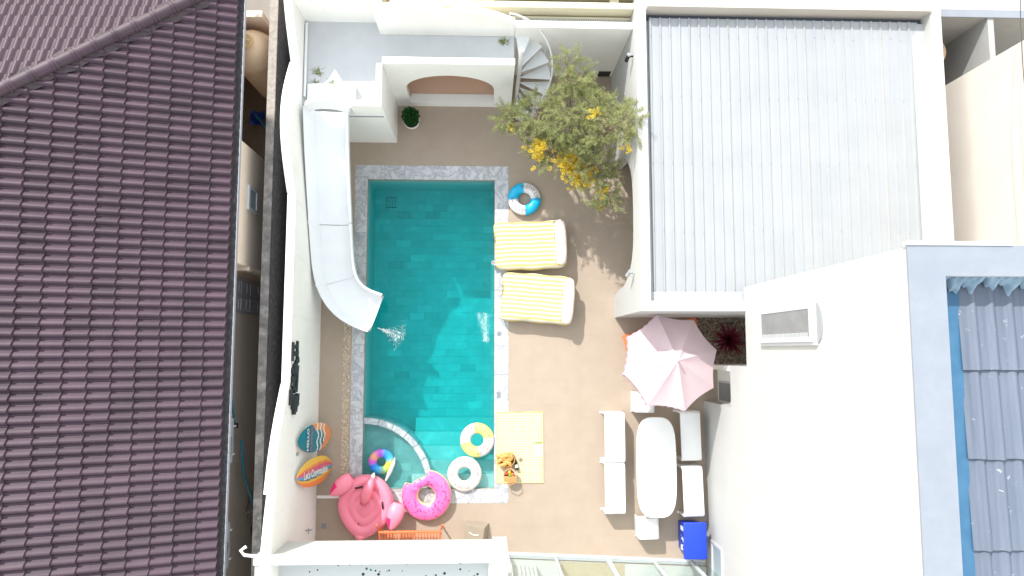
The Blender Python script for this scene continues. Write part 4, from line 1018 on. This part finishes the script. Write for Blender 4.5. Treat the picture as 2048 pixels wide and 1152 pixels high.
# ================================================================ SWIM RINGS
def torus(R0, r, sq, mi=None, nu=64, nv=20):
    def fn(u, v):
        a = 2 * PI * u; b = 2 * PI * v; w = 1 + .012 * math.sin(a * 24)
        return ((R0 + r * w * math.cos(b)) * math.cos(a), (R0 + r * w * math.cos(b)) * math.sin(a), r * sq * (1 + math.sin(b)))
    return MB().grid(fn, nu, nv, True, True, mi)
def ring(name, label, loc, R0, r, cols, mi, texts, rot=0, tilt=(0, 0)):
    root = thing(name, label, 'swim ring', (0, 0, 0), group='swim rings')
    part('tube', torus(R0, r, .72, mi), cols, root, 'all')
    for txt, ang in texts:
        def fn(x, y, ang=ang):
            a = ang - x / R0; rr = R0 + .01 + y; h = (rr - R0) / r
            return (rr * math.cos(a), rr * math.sin(a), r * .72 * (1 + math.sqrt(max(0, 1 - h * h))) + .004)
        text_part('lettering', txt, .125, fn, 'ink', root)
    part('valve', MB().lathe([(.02, 0), (.02, .03), (.008, .035)], (R0 - r * .6 - .01, 0, r * 1.2), 10), cols[0], root, True)
    root.location = loc; root.rotation_euler = (tilt[0], tilt[1], rot); return root
def quad(i, j, n=64): return int((i / n * 4)) % 2
ring('swim_ring', 'bright blue and white swim ring lying on the shaded deck above the loungers', (.945, 3.90, .005), .295, .135, ['ring_white', 'ring_blue'], quad, [('ENJOY LIFE', R(45)), ('WELCOME', R(225))], R(4))
ring('swim_ring', 'yellow and white swim ring floating over the pool steps', (-.25, -2.26, -.09), .295, .135, ['ring_yellow', 'ring_white'], quad, [('ENJOY LIFE', R(-45)), ('WELCOME', R(135))], R(12))
ring('swim_ring', 'plain blush white swim ring floating at the shallow end beside the doughnut float', (-.56, -3.10, -.07), .295, .135, ['ring_blush'], None, [('WELCOME', R(50)), ('ENJOY LIFE', R(232))], 0, (R(-3), 0))
rr_ = ring('swim_ring', 'small translucent-looking rainbow swim ring floating in the round paddling corner', (-2.66, -2.78, -.10), .215, .105, ['rainbow'], None, [], R(20), (R(10), R(8)))
# doughnut float
dn = thing('doughnut_float', 'pink doughnut float with sprinkles and a bite mark on the deck edge', 'pool float', (0, 0, 0))
def ro(a):
    d = abs((math.degrees(a) - 118 + 180) % 360 - 180); base = .615
    if d < 27: return base - .185 + .02 * abs(math.sin(math.radians(d) * 7)) + .03 * (d / 27) ** 4
    if d < 32: return base - .185 + .03 + (d - 27) / 5 * .15
    return base
def dfn(u, v):
    a = 2 * PI * u; o_ = ro(a); i_ = .205; c = (o_ + i_) / 2; h = (o_ - i_) / 2; b = 2 * PI * v
    hh = .135 * min(1, h / .2); return ((c + h * math.cos(b)) * math.cos(a), (c + h * math.cos(b)) * math.sin(a), .135 + hh * math.sin(b) * (abs(math.sin(b)) ** -.25 if abs(math.sin(b)) > .01 else 1))
NV = 36
part('body', MB().grid(dfn, 128, NV, True, True, lambda i, j: 0 if 2 <= j < 15 else 1), ['donut_pink', 'donut_dough'], dn, 'all')
blue = MB(); dark = MB()
for k in range(95):
    a = rnd.uniform(0, 2 * PI); o_ = ro(a); v = rnd.uniform(.09, .39); p = Vector(dfn(a / (2 * PI), v)); 
    q = Vector(dfn(a / (2 * PI), v + .01)); t = Vector((-math.sin(a), math.cos(a), 0)); nrm = t.cross((q - p).normalized()); nrm = nrm if nrm.z > 0 else -nrm
    an = rnd.uniform(0, PI); d1 = (t * math.cos(an) + (q - p).normalized() * math.sin(an)) * rnd.uniform(.016, .032); d2 = nrm.cross(d1).normalized() * .007; p += nrm * .004
    (blue if rnd.random() < .4 else dark).add([p - d1 - d2, p + d1 - d2, p + d1 + d2, p - d1 + d2], [(0, 1, 2, 3)])
stuffpart(part('sprinkles', blue, 'sprinkle_blue', dn)); stuffpart(part('sprinkles', dark, 'sprinkle_dark', dn))
dn.location = (-1.49, -3.57, .02); dn.rotation_euler = (R(2), R(-1), 0)
# flamingo float
fl = thing('flamingo_float', 'pink inflatable flamingo float with raised wings at the pool corner', 'pool float', (0, 0, 0))
def egg(a, s): 
    x = .66 * math.cos(a); y = .74 * math.sin(a); 
    if y < 0: x *= 1 - .34 * (-y / .74) ** 2.0; y *= 1.05
    return x * s, y * s
RP = [(1.0, .15), (1.03, .20), (1.02, .27), (.97, .345), (.88, .388), (.78, .388), (.69, .368), (.635, .335), (.615, .325), (.585, .335), (.53, .352), (.45, .352), (.38, .338), (.335, .328), (.30, .338), (.22, .352), (.10, .356), (.0, .356)]
RP = [(.80, .0), (.95, .06)] + RP
part('body', MB().grid(lambda u, v: (*egg(2 * PI * u, RP[int(round(v * (len(RP) - 1)))][0]), RP[int(round(v * (len(RP) - 1)))][1]), 56, len(RP), True), 'pink_vinyl', fl, 'all')
part('tail', MB().grid(lambda u, v: (.19 * math.sin(PI * min(v * 1.15, 1)) * math.cos(2 * PI * u) * (1 - v * .5), -.58 - v * .30, .25 + .11 * math.sin(2 * PI * u) * math.sin(PI * min(v * 1.1, 1)) + .10 * v), 16, 10, True), 'pink_vinyl', fl, 'all')
neck = [(.02, .22, .36), (.04, .42, .46), (.06, .60, .62), (.10, .76, .80), (.12, .84, 1.0), (.12, .80, 1.16)]
neck = [(-.04, .10, .38), (.0, .30, .46), (.03, .48, .52), (.055, .63, .50), (.07, .73, .40)]
part('neck', MB().tube(neck, [.10, .13, .125, .105, .05], 14), 'pink_vinyl', fl, 'all')
part('beak', MB().tube([(.07, .70, .42), (.075, .78, .36), (.08, .83, .28)], [.06, .05, .015], 10), 'ring_blush', fl, 'all')
def wing(cx, cy, a, flip, length):
    d = Vector((math.cos(a), math.sin(a), 0)); s2 = Vector((-d.y, d.x, 0))
    def fn(u, v):
        t = v; w = .215 * math.sin(PI * (t * .88 + .09)) ** .55 * (1 - .30 * t) * 1.1
        p = Vector((cx, cy, .34)) + d * (t * length) + s2 * (w * math.cos(2 * PI * u)) + Vector((0, 0, .16 * math.sin(PI * (t * .9 + .06)) ** .6 * math.sin(2 * PI * u) * (1 - .35 * t) + .12 * t))
        return p
    return MB().grid(fn, 20, 16, True, False, lambda i, j: 1 if j > 8 and (.28 < ((i + .5) / 20 + (.25 if flip else 0)) % 1 < .72) else 0)
part('wing', wing(-.42, .66, R(228), False, .62), ['pink_vinyl', 'hot_pink'], fl, 'all'); part('wing', wing(.80, .22, R(262), False, .62), ['pink_vinyl', 'hot_pink'], fl, 'all')
part('handle', MB().tube([(-.30, .42, .385), (-.24, .445, .41), (-.18, .465, .41), (-.13, .485, .385)], .022, 6), 'dark_plastic', fl, True)
part('handle', MB().tube([(.40, .20, .385), (.415, .145, .41), (.43, .09, .41), (.445, .035, .385)], .022, 6), 'dark_plastic', fl, True)
for x, y in ((-.08, -.42), (-.05, -.58)): part('valve', MB().lathe([(.016, 0), (.016, .02)], (x, y, .34), 8), 'sprinkle_dark', fl)
fl.location = (-2.97, -3.80, .01); fl.rotation_euler = (R(2), 0, R(-9))
# white tapered stick
thing('float_paddle', 'slim white tapered paddle lying between rainbow ring and flamingo', 'paddle', (-2.40, -3.0, .1), mb=MB().tube([(-2.50, -3.22, .18), (-2.40, -3.0, .20), (-2.31, -2.80, .20), (-2.28, -2.66, .18)], [.022, .055, .045, .012], 8), m='ring_white', smooth=True)

# ================================================================ INFLATABLE LOUNGERS
def lounger(label, loc, rot, bend, L=1.80, Wd=1.23):
    r = thing('inflatable_lounger', label, 'lounger', (0, 0, 0), group='inflatable loungers')
    def body(u, v):
        s = u * 2 - 1; x = s * L / 2; b = 2 * PI * v
        e = (max(0, 1 - abs(s) ** 7)) ** .38
        hy = (Wd / 2) * (.86 + .14 * e); hz = .20 * (.18 + .82 * e) * (1.0 + .25 * (s > .55) * (s - .55))
        c, sn = math.cos(b), math.sin(b); p = .42
        yy = hy * math.copysign(abs(c) ** p, c); zz = hz * math.copysign(abs(sn) ** p, sn)
        if sn > 0: zz *= 1 - .045 * (1 + math.cos(yy * 29)) * .5
        yy += bend * (s * s - .3) + .012 * math.sin(x * 9 + yy * 4); xx = x + .035 * math.cos(yy * 2.6) + .02 * math.sin(yy * 11)
        return (xx, yy, .205 + zz + .05 * max(0, s))
    n = 44; part('body', MB().grid(body, n, 72, False, True).add([body(0, k / 72) for k in range(72)], [tuple(range(72))]).add([body(1, k / 72) for k in range(72)], [tuple(range(72))[::-1]]), 'lounger_stripe', r, 'all')
    def pil(u, v):
        s = u * 2 - 1; b = 2 * PI * v; e = (max(0, 1 - abs(s) ** 6)) ** .4
        return (L / 2 - .13 + (.135 * e + .005) * math.cos(b) + .02 * math.cos(s * 1.5), s * Wd * .475 + bend * .7, .50 + (.085 * e + .004) * math.sin(b) + .01 * math.sin(s * 9))
    part('headrest', MB().grid(pil, 28, 18, False, True).add([pil(0, k / 18) for k in range(18)], [tuple(range(18))]).add([pil(1, k / 18) for k in range(18)], [tuple(range(18))[::-1]]), 'ring_blush', r, 'all')
    part('seam', MB().tube([(L / 2 - .285, y, .435 + .01 * math.sin(y * 8)) for y in [(-Wd * .46 + i * Wd * .092) + bend * .6 for i in range(11)]], .008, 5), 'ink_soft', r)
    for k, t in enumerate(('HELLO', 'SUNSHINE')):
        text_part('lettering', t, .085, lambda x, y, k=k: (L / 2 - .135 - .0 + k * .075 - .02 - y, x - .05 + bend * .7, .59), 'ink_soft', r)
    r.location = loc; r.rotation_euler = (0, 0, rot); return r
l1 = lounger('yellow striped inflatable lounger half in shade, nearer the blue ring', (1.07, 2.66, .01), R(2), .04)
l2 = lounger('yellow striped inflatable lounger in full sun, farther from the blue ring', (1.25, 1.30, .01), R(-4.5), -.02)
thing('lounger_cup', 'small clear plastic cup holder poking past the lounger over the water', 'cup', (.16, 2.2, .05), mb=MB().lathe([(.05, 0), (.055, .1), (.05, .1), (.045, .01)], (.15, 2.22, .10), 14), m='ring_white', smooth=True)

# ================================================================ PARASOL
ps = thing('parasol', 'pale pink eight-panel parasol with ruffled edge over the garden furniture', 'parasol', (0, 0, 0))
NP = 8; PR = 1.14
def rimp(k, rr=PR): a = 2 * PI * k / NP + R(14); return Vector((rr * math.cos(a), rr * math.sin(a), 0))
ap = Vector((0, 0, .50))
for k in range(NP):
    A_, B_ = rimp(k), rimp(k + 1)
    def fn(u, v, A_=A_, B_=B_):
        e = A_.lerp(B_, v) * (1 - .045 * math.sin(PI * v)); p = ap.lerp(e, u); p.z += .02 * math.sin(PI * u) - .035 * math.sin(PI * u) * math.sin(PI * v); return p
    part('canopy_panel', MB().grid(fn, 10, 9), 'umbrella', ps, True)
    def vf(u, v, A_=A_, B_=B_):
        e = A_.lerp(B_, u) * (1 - .045 * math.sin(PI * u)); r_ = 1 + .012 * math.sin(u * 34) * v; return Vector((e.x * r_, e.y * r_, -.004 - v * (.13 + .012 * math.sin(u * 34))))
    part('valance', MB().grid(vf, 40, 4), 'valance', ps, True)
    part('rib', MB().tube([ap - Vector((0, 0, .03)), ap.lerp(A_, .5) - Vector((0, 0, .03)), A_ - Vector((0, 0, .02))], .010, 6), 'white_metal', ps)
part('pole', MB().tube([(0, 0, .58), (0, 0, -1.85)], .024, 10), 'white_metal', ps, True); part('finial', MB().ball((0, 0, .60), .035, 10, 8), 'valance', ps, True)
ps.location = (4.22, -.28, 1.86); ps.rotation_euler = (R(-5), R(3), 0)
pb = thing('concrete_weight', 'round white weight holding the pink parasol upright on the deck', 'weight', (4.12, -.44, 0), mb=MB().lathe([(.26, 0), (.26, .05), (.22, .08), (.05, .10), (.045, .30)], (4.12, -.44, .002), 28), m='white_plastic', smooth=True)

# ================================================================ TABLE, BENCHES, STOOLS
tbx = thing('garden_table', 'long white rounded garden table set among white benches', 'table', (4.12, -2.84, 0))
def stad(cx, cy, hw, hl, n=48, p=3.2, rs=1):
    out = []
    for i in range(n):
        a = 2 * PI * i / n; c, s_ = math.cos(a), math.sin(a); out.append((cx + hw * rs * math.copysign(abs(c) ** (2 / p), c), cy + hl * rs * math.copysign(abs(s_) ** (2 / (p + 1.2)), s_)))
    return out
part('tabletop', MB().prism(stad(4.12, -2.84, .485, 1.20, 64), .69, .75), 'white_plastic', tbx, True, bevel=.012, segs=3)
for y in (-2.25, -3.45): part('leg', MB().prism(stad(4.12, y, .26, .13, 32), .0, .692), 'white_plastic', tbx, True)
def bench(name, label, cat, w, l, h, group):
    r = thing(name, label, cat, (0, 0, 0), group=group); t = .055
    # seat slab, two end panels joined by a rounded shoulder
    out = [(-l / 2, 0)] + arc(-l / 2 + .09, h - .09, .09, PI, PI / 2, 6) + arc(l / 2 - .09, h - .09, .09, PI / 2, 0, 6) + [(l / 2, 0), (l / 2 - t, 0)] + arc(l / 2 - t - .05, h - t - .05, .05, 0, PI / 2, 5) + arc(-l / 2 + t + .05, h - t - .05, .05, PI / 2, PI, 5) + [(-l / 2 + t, 0)]
    part('seat', MB().prism(out, -w / 2, w / 2, 'x'), 'white_plastic', r, True, bevel=.012)
    part('rear_panel', Bx(w / 2 - .05, w / 2 - .012, -l / 2 + t + .004, l / 2 - t - .004, .16, h - t + .01), 'white_plastic', r)
    for s2 in (-1, 1): part('foot', Bx(-w / 2 - .035, -w / 2 + .10, s2 * (l / 2 - .03) - .028, s2 * (l / 2 - .03) + .028, .002, .03), 'white_plastic', r, bevel=.008)
    return r
b0 = bench('garden_bench', 'white bench left of the long table, the upper one nearer the parasol', 'bench', .50, 1.22, .54, 'white benches by the table')
b0.location = (3.15, -2.16, 0)
dup(b0, (3.14, -3.395, 0), R(0), 'white bench left of the long table, the lower one in line with it')
dup(b0, (5.04, -2.12, 0), R(1), 'white bench right of the long table, mostly in the parasol shadow')
dup(b0, (5.07, -3.48, 0), R(1.5), 'white bench right of the long table, next to the blue bin')
s0 = bench('garden_stool', 'white stool at the head of the table, partly under the parasol', 'stool', .50, .52, .50, 'white stools at the table ends')
s0.location = (3.92, -1.30, 0); s0.rotation_euler = (0, 0, R(88))
dup(s0, (3.965, -4.36, 0), R(91), 'white stool at the foot of the table beside the glass doors')
# blue bin
bb = thing('blue_bin', 'bright blue lidded bin in the corner by the glass doors', 'bin', (5.03, -4.62, 0))
part('body', MB().add([(x, y, z) for z, e in ((.003, .05), (.62, 0)) for x, y in ((4.80 + e * .3, -4.98 + e), (5.30 - e, -4.98 + e), (5.30 - e, -4.22 - e), (4.80 + e * .3, -4.22 - e))], [(0, 3, 2, 1), (4, 5, 6, 7), (0, 1, 5, 4), (1, 2, 6, 5), (2, 3, 7, 6), (3, 0, 4, 7)]), 'blue_body', bb, bevel=.02)
part('lid', Bx(4.76, 5.33, -5.04, -4.17, .62, .70), 'blue_bin', bb, True, bevel=.035, segs=3)
part('printed_mark', Bx(4.797, 4.803, -4.42, -4.32, .30, .52), 'print_white', bb); part('printed_mark', MB().prism([(-4.60, .5), (-4.55, .3), (-4.58, .42), (-4.66, .28), (-4.62, .42), (-4.68, .52)], 4.796, 4.803, 'x'), 'print_white', bb); part('printed_mark', MB().prism([(-4.74, .52), (-4.78, .30), (-4.90, .28), (-4.88, .46), (-4.82, .40)], 4.797, 4.804, 'x'), 'print_white', bb)
# taupe box
bx_ = thing('slotted_box', 'taupe box with a slotted handle below the balcony edge', 'box', (-.28, -4.45, 0))
part('shell', MB().add([(-.56, -4.70, .003), (.02, -4.72, .003), (.06, -4.30, .003), (-.50, -4.22, .003), (-.56, -4.68, .28), (-.10, -4.68, .28), (-.05, -4.36, .28), (-.50, -4.26, .28)], [(0, 3, 2, 1), (4, 5, 6, 7), (0, 1, 5, 4), (1, 2, 6, 5), (2, 3, 7, 6), (3, 0, 4, 7)]), 'taupe', bx_, bevel=.015)
part('handle_slot', MB().tube([(-.44, -4.45, .285), (-.32, -4.52, .285), (-.20, -4.52, .285)], .012, 6), 'ring_white', bx_)

# ================================================================ ORANGE SLATTED CHAIRS
def slat_chair(label, loc, rz):
    r = thing('orange_chair', label, 'chair', (0, 0, 0), group='orange slatted chairs'); Wd = 1.50; D = .62
    for s2 in (-1, 1):
        x = s2 * (Wd / 2 - .02)
        part('leg', MB().tube([(x, .26, 0), (x, .28, .40), (x + s2 * .02, .34, .62), (x + s2 * .05, .46, .70)], .024, 8), 'orange_plastic', r, True)
        part('leg', MB().tube([(x, -.30, 0), (x, -.28, .42)], .024, 8), 'orange_plastic', r, True)
        part('arm', MB().tube([(x, .28, .60), (x, -.30, .58)], .022, 8), 'orange_plastic', r, True)
    part('top_rail', Bx(-Wd / 2, Wd / 2, .255, .305, .60, .66), 'orange_plastic', r, bevel=.012); part('front_rail', Bx(-Wd / 2, Wd / 2, -.32, -.28, .36, .42), 'orange_plastic', r, bevel=.01)
    for i in range(20):
        x = -Wd / 2 + .05 + i * (Wd - .10) / 19
        part('slat', Bx(x - .022, x + .022, -.28, .255, .38, .40), 'orange_plastic', r); 
    r.location = loc; r.rotation_euler = (0, 0, rz); return r
slat_chair('orange slatted chair half hidden under the white balcony edge', (-1.84, -4.62, 0), 0)
def deck_chair(label, loc, rz):
    r = thing('orange_lounger', label, 'lounger', (0, 0, 0)); L = 1.95
    for s2 in (-1, 1): part('side_rail', Bx(-L / 2, L / 2, s2 * .28 - .02, s2 * .28 + .02, .27, .32), 'orange_plastic', r)
    for i in range(24):
        x = -L / 2 + .04 + i * (L - .08) / 23; part('slat', Bx(x - .028, x + .028, -.26, .26, .305, .33), 'orange_plastic', r)
    for x in (-.8, .8):
        for s2 in (-1, 1): part('leg', Bx(x - .025, x + .025, s2 * .28 - .022, s2 * .28 + .022, .002, .27), 'orange_plastic', r)
    r.location = loc; r.rotation_euler = (0, 0, rz)
deck_chair('orange slatted lounger tucked beneath the pink parasol', (4.42, .30, 0), R(14))

# ================================================================ PICNIC
ck = thing('picnic_cloth', 'yellow checked picnic cloth spread on the deck beside the pool', 'cloth', (.83, -2.44, 0))
part('cloth', MB().grid(lambda u, v: (.24 + u * 1.18 + .006 * math.sin(v * 13), -3.33 + v * 1.77 + .006 * math.sin(u * 11), .012 + .004 * math.sin(u * 17 + v * 9) * math.sin(v * 21)), 40, 60), 'gingham', ck, True)
part('hem', MB().tube([(.245, -3.325, .016), (1.415, -3.325, .016), (1.415, -1.57, .016), (.245, -1.57, .016), (.245, -3.325, .016)], .010, 5), 'ring_yellow', ck)
part('printed_circle', MB().prism([(1.42, -2.36)] + [(1.42 - .205 * math.sin(a), -2.52 + .155 * math.cos(a)) for a in [PI * i / 18 for i in range(19)]] + [(1.42, -2.68)], .019, .021), 'ring_white', ck)
part('printed_bar', Bx(1.20, 1.40, -2.345, -2.325, .019, .021), 'fruit_green', ck)
# croissant basket
def basket(name, label, c, a, b, h):
    r = thing(name, label, 'basket', (c[0], c[1], .02)); m = MB()
    def fn(u, v):
        t = 2 * PI * u; k = .82 + .18 * v; return (c[0] + a * k * math.cos(t), c[1] + b * k * math.sin(t), .022 + h * v + .004 * math.sin(t * 20 + v * 30))
    part('wall', MB().grid(fn, 60, 10, True), 'wicker', r, True); part('bottom', MB().prism([(c[0] + a * .82 * math.cos(2 * PI * i / 24), c[1] + b * .82 * math.sin(2 * PI * i / 24)) for i in range(24)], .020, .05), 'wicker', r)
    part('rim', MB().tube([(c[0] + a * 1.0 * math.cos(2 * PI * i / 30), c[1] + b * 1.0 * math.sin(2 * PI * i / 30), .022 + h) for i in range(31)], .013, 6), 'wicker', r, True)
    return r
basket('bread_basket', 'oval wicker basket heaped with golden croissants on the checked cloth', (.475, -2.74, .02), .215, .165, .14)
def croissant(x, y, z, rz, sc, label):
    def fn(u, v):
        t = (u - .5) * 2; w = (1 - abs(t) ** 1.7) ** .7 * .048 + .006; w *= 1 + .10 * math.cos(t * 22); a = 2 * PI * v; ang2 = t * 1.15
        p = Vector((.12 * math.sin(ang2), .12 * (math.cos(ang2) - .75), 0)); rd = Vector((math.sin(ang2), math.cos(ang2), 0)); q = p + rd * w * math.cos(a) + Vector((0, 0, w * math.sin(a) * .9)); q *= sc
        q.rotate(Matrix.Rotation(rz, 3, 'Z')); return q + Vector((x, y, z))
    thing('croissant', label, 'croissant', (x, y, z), group='croissants in the basket', mb=MB().grid(fn, 22, 10, False, True), m='croissant', smooth='all')
CL = 'golden croissant %s of the oval bread basket'
POS = ('at the far left', 'at the upper middle', 'at the right', 'at the lower left', 'at the lower right', 'on top', 'at the upper right edge', 'at the upper left edge')
for (x, y, z, rz), ps_ in zip(((.36, -2.76, .16, .4), (.46, -2.68, .17, 2.2), (.56, -2.74, .17, 1.0), (.42, -2.82, .17, 3.6), (.52, -2.83, .18, -.6), (.48, -2.66, .20, .1), (.58, -2.66, .17, 4.6), (.34, -2.69, .16, 5.6)), POS): croissant(x, y, z, rz, 1.05, CL % ps_)
fb_ = basket('fruit_basket', 'round wicker fruit basket with half open lid on the checked cloth', (.575, -3.10, .02), .155, .16, .20)
part('lining', MB().grid(lambda u, v: (.575 + (.115 + .05 * v) * math.cos(PI * u), -3.10 + (.115 + .05 * v) * math.sin(PI * u), .19 + .045 * v), 24, 4), 'ring_white', fb_, True)
part('lid', MB().grid(lambda u, v: (.575 + .165 * v * math.cos(PI + PI * u), -3.115 + .18 * v * math.sin(PI + PI * u), .262 - .02 * v * v), 28, 6), 'wicker', fb_, True)
part('handle', MB().tube([(.42, -3.12, .2), (.44, -3.27, .30), (.575, -3.32, .33), (.71, -3.27, .30), (.73, -3.12, .2)], .011, 6), 'wicker', fb_, True)
for x, y, z, m_, nm, lb in ((.56, -3.025, .235, 'fruit_yellow', 'orange', 'yellow-orange fruit at the back of the round wicker basket'), (.505, -3.065, .225, 'fruit_red', 'apple', 'red fruit at the left inside the round wicker basket'), (.63, -3.075, .23, 'fruit_orange', 'orange', 'deep orange fruit at the right inside the round wicker basket'), (.57, -3.10, .24, 'fruit_green', 'apple', 'green fruit in the middle of the round wicker basket')):
    thing(nm, lb, 'fruit', (x, y, z), group='fruit in the basket', mb=MB().ball((x, y, z), .042, 14, 10), m=m_, smooth='all')
bo = thing('wine_bottle', 'dark wine bottle with pale label lying on the checked cloth between baskets', 'bottle', (.76, -2.85, .06))
d_ = Vector((.28, -1, 0)).normalized(); p_ = Vector((.665, -2.64, .075))
part('glass', MB().tube([p_ + d_ * t for t in (.0, .10, .13, .18, .36, .37)], [.016, .018, .03, .042, .042, .03], 14), 'bottle', bo, True)
part('cap', MB().tube([p_ - d_ * .02, p_ + d_ * .05], .020, 10), 'bottle_red', bo, True); part('bottle_label', MB().tube([p_ + d_ * .23, p_ + d_ * .31], .0435, 14), 'ring_white', bo, True)
thing('wooden_cup', 'small tan wooden cup beside the wine bottle on the checked cloth', 'cup', (.83, -2.75, .02), mb=MB().tube([(.80, -2.76, .05), (.86, -2.70, .05)], [.022, .034], 12), m='taupe', smooth=True)

# ================================================================ SLIDE WATER AND INLET SPLASH WITH GLINTS
sp = MB(); rnd = random.Random(77)
def blob(x, y, r, z=-.078): sp.ball((x, y, z), r, 6, 4, 0, (1, rnd.uniform(.6, 1.4), .22))
for i in range(620):
    t = rnd.random() ** .8; a = R(-20) + rnd.gauss(0, .05 + .22 * t); d = t * .72; blob(-2.80 + d * math.cos(a), .56 + d * math.sin(a), rnd.uniform(.003, .013) * (1.25 - .6 * t))
o = link('slide_splash', sp.mesh('slide_splash', 'foam', 'all')); o['kind'] = 'stuff'; o['label'] = 'white splash of water where the slide meets the pool'; o['category'] = 'splash'
sp = MB()  # white blobs stand in for sun glints as well as inlet water
for i in range(420):
    t = rnd.random(); blob(-.04 + rnd.gauss(0, .045) - .22 * (1 - t) ** 2 * (rnd.random() < .5), .95 - t * .75 + rnd.gauss(0, .03), rnd.uniform(.003, .009))
o = link('inlet_glint_splash', sp.mesh('inlet_glint_splash', 'foam', 'all')); o['kind'] = 'stuff'; o['label'] = 'white inlet water and sun glints below the loungers at the pool edge'; o['category'] = 'splash'
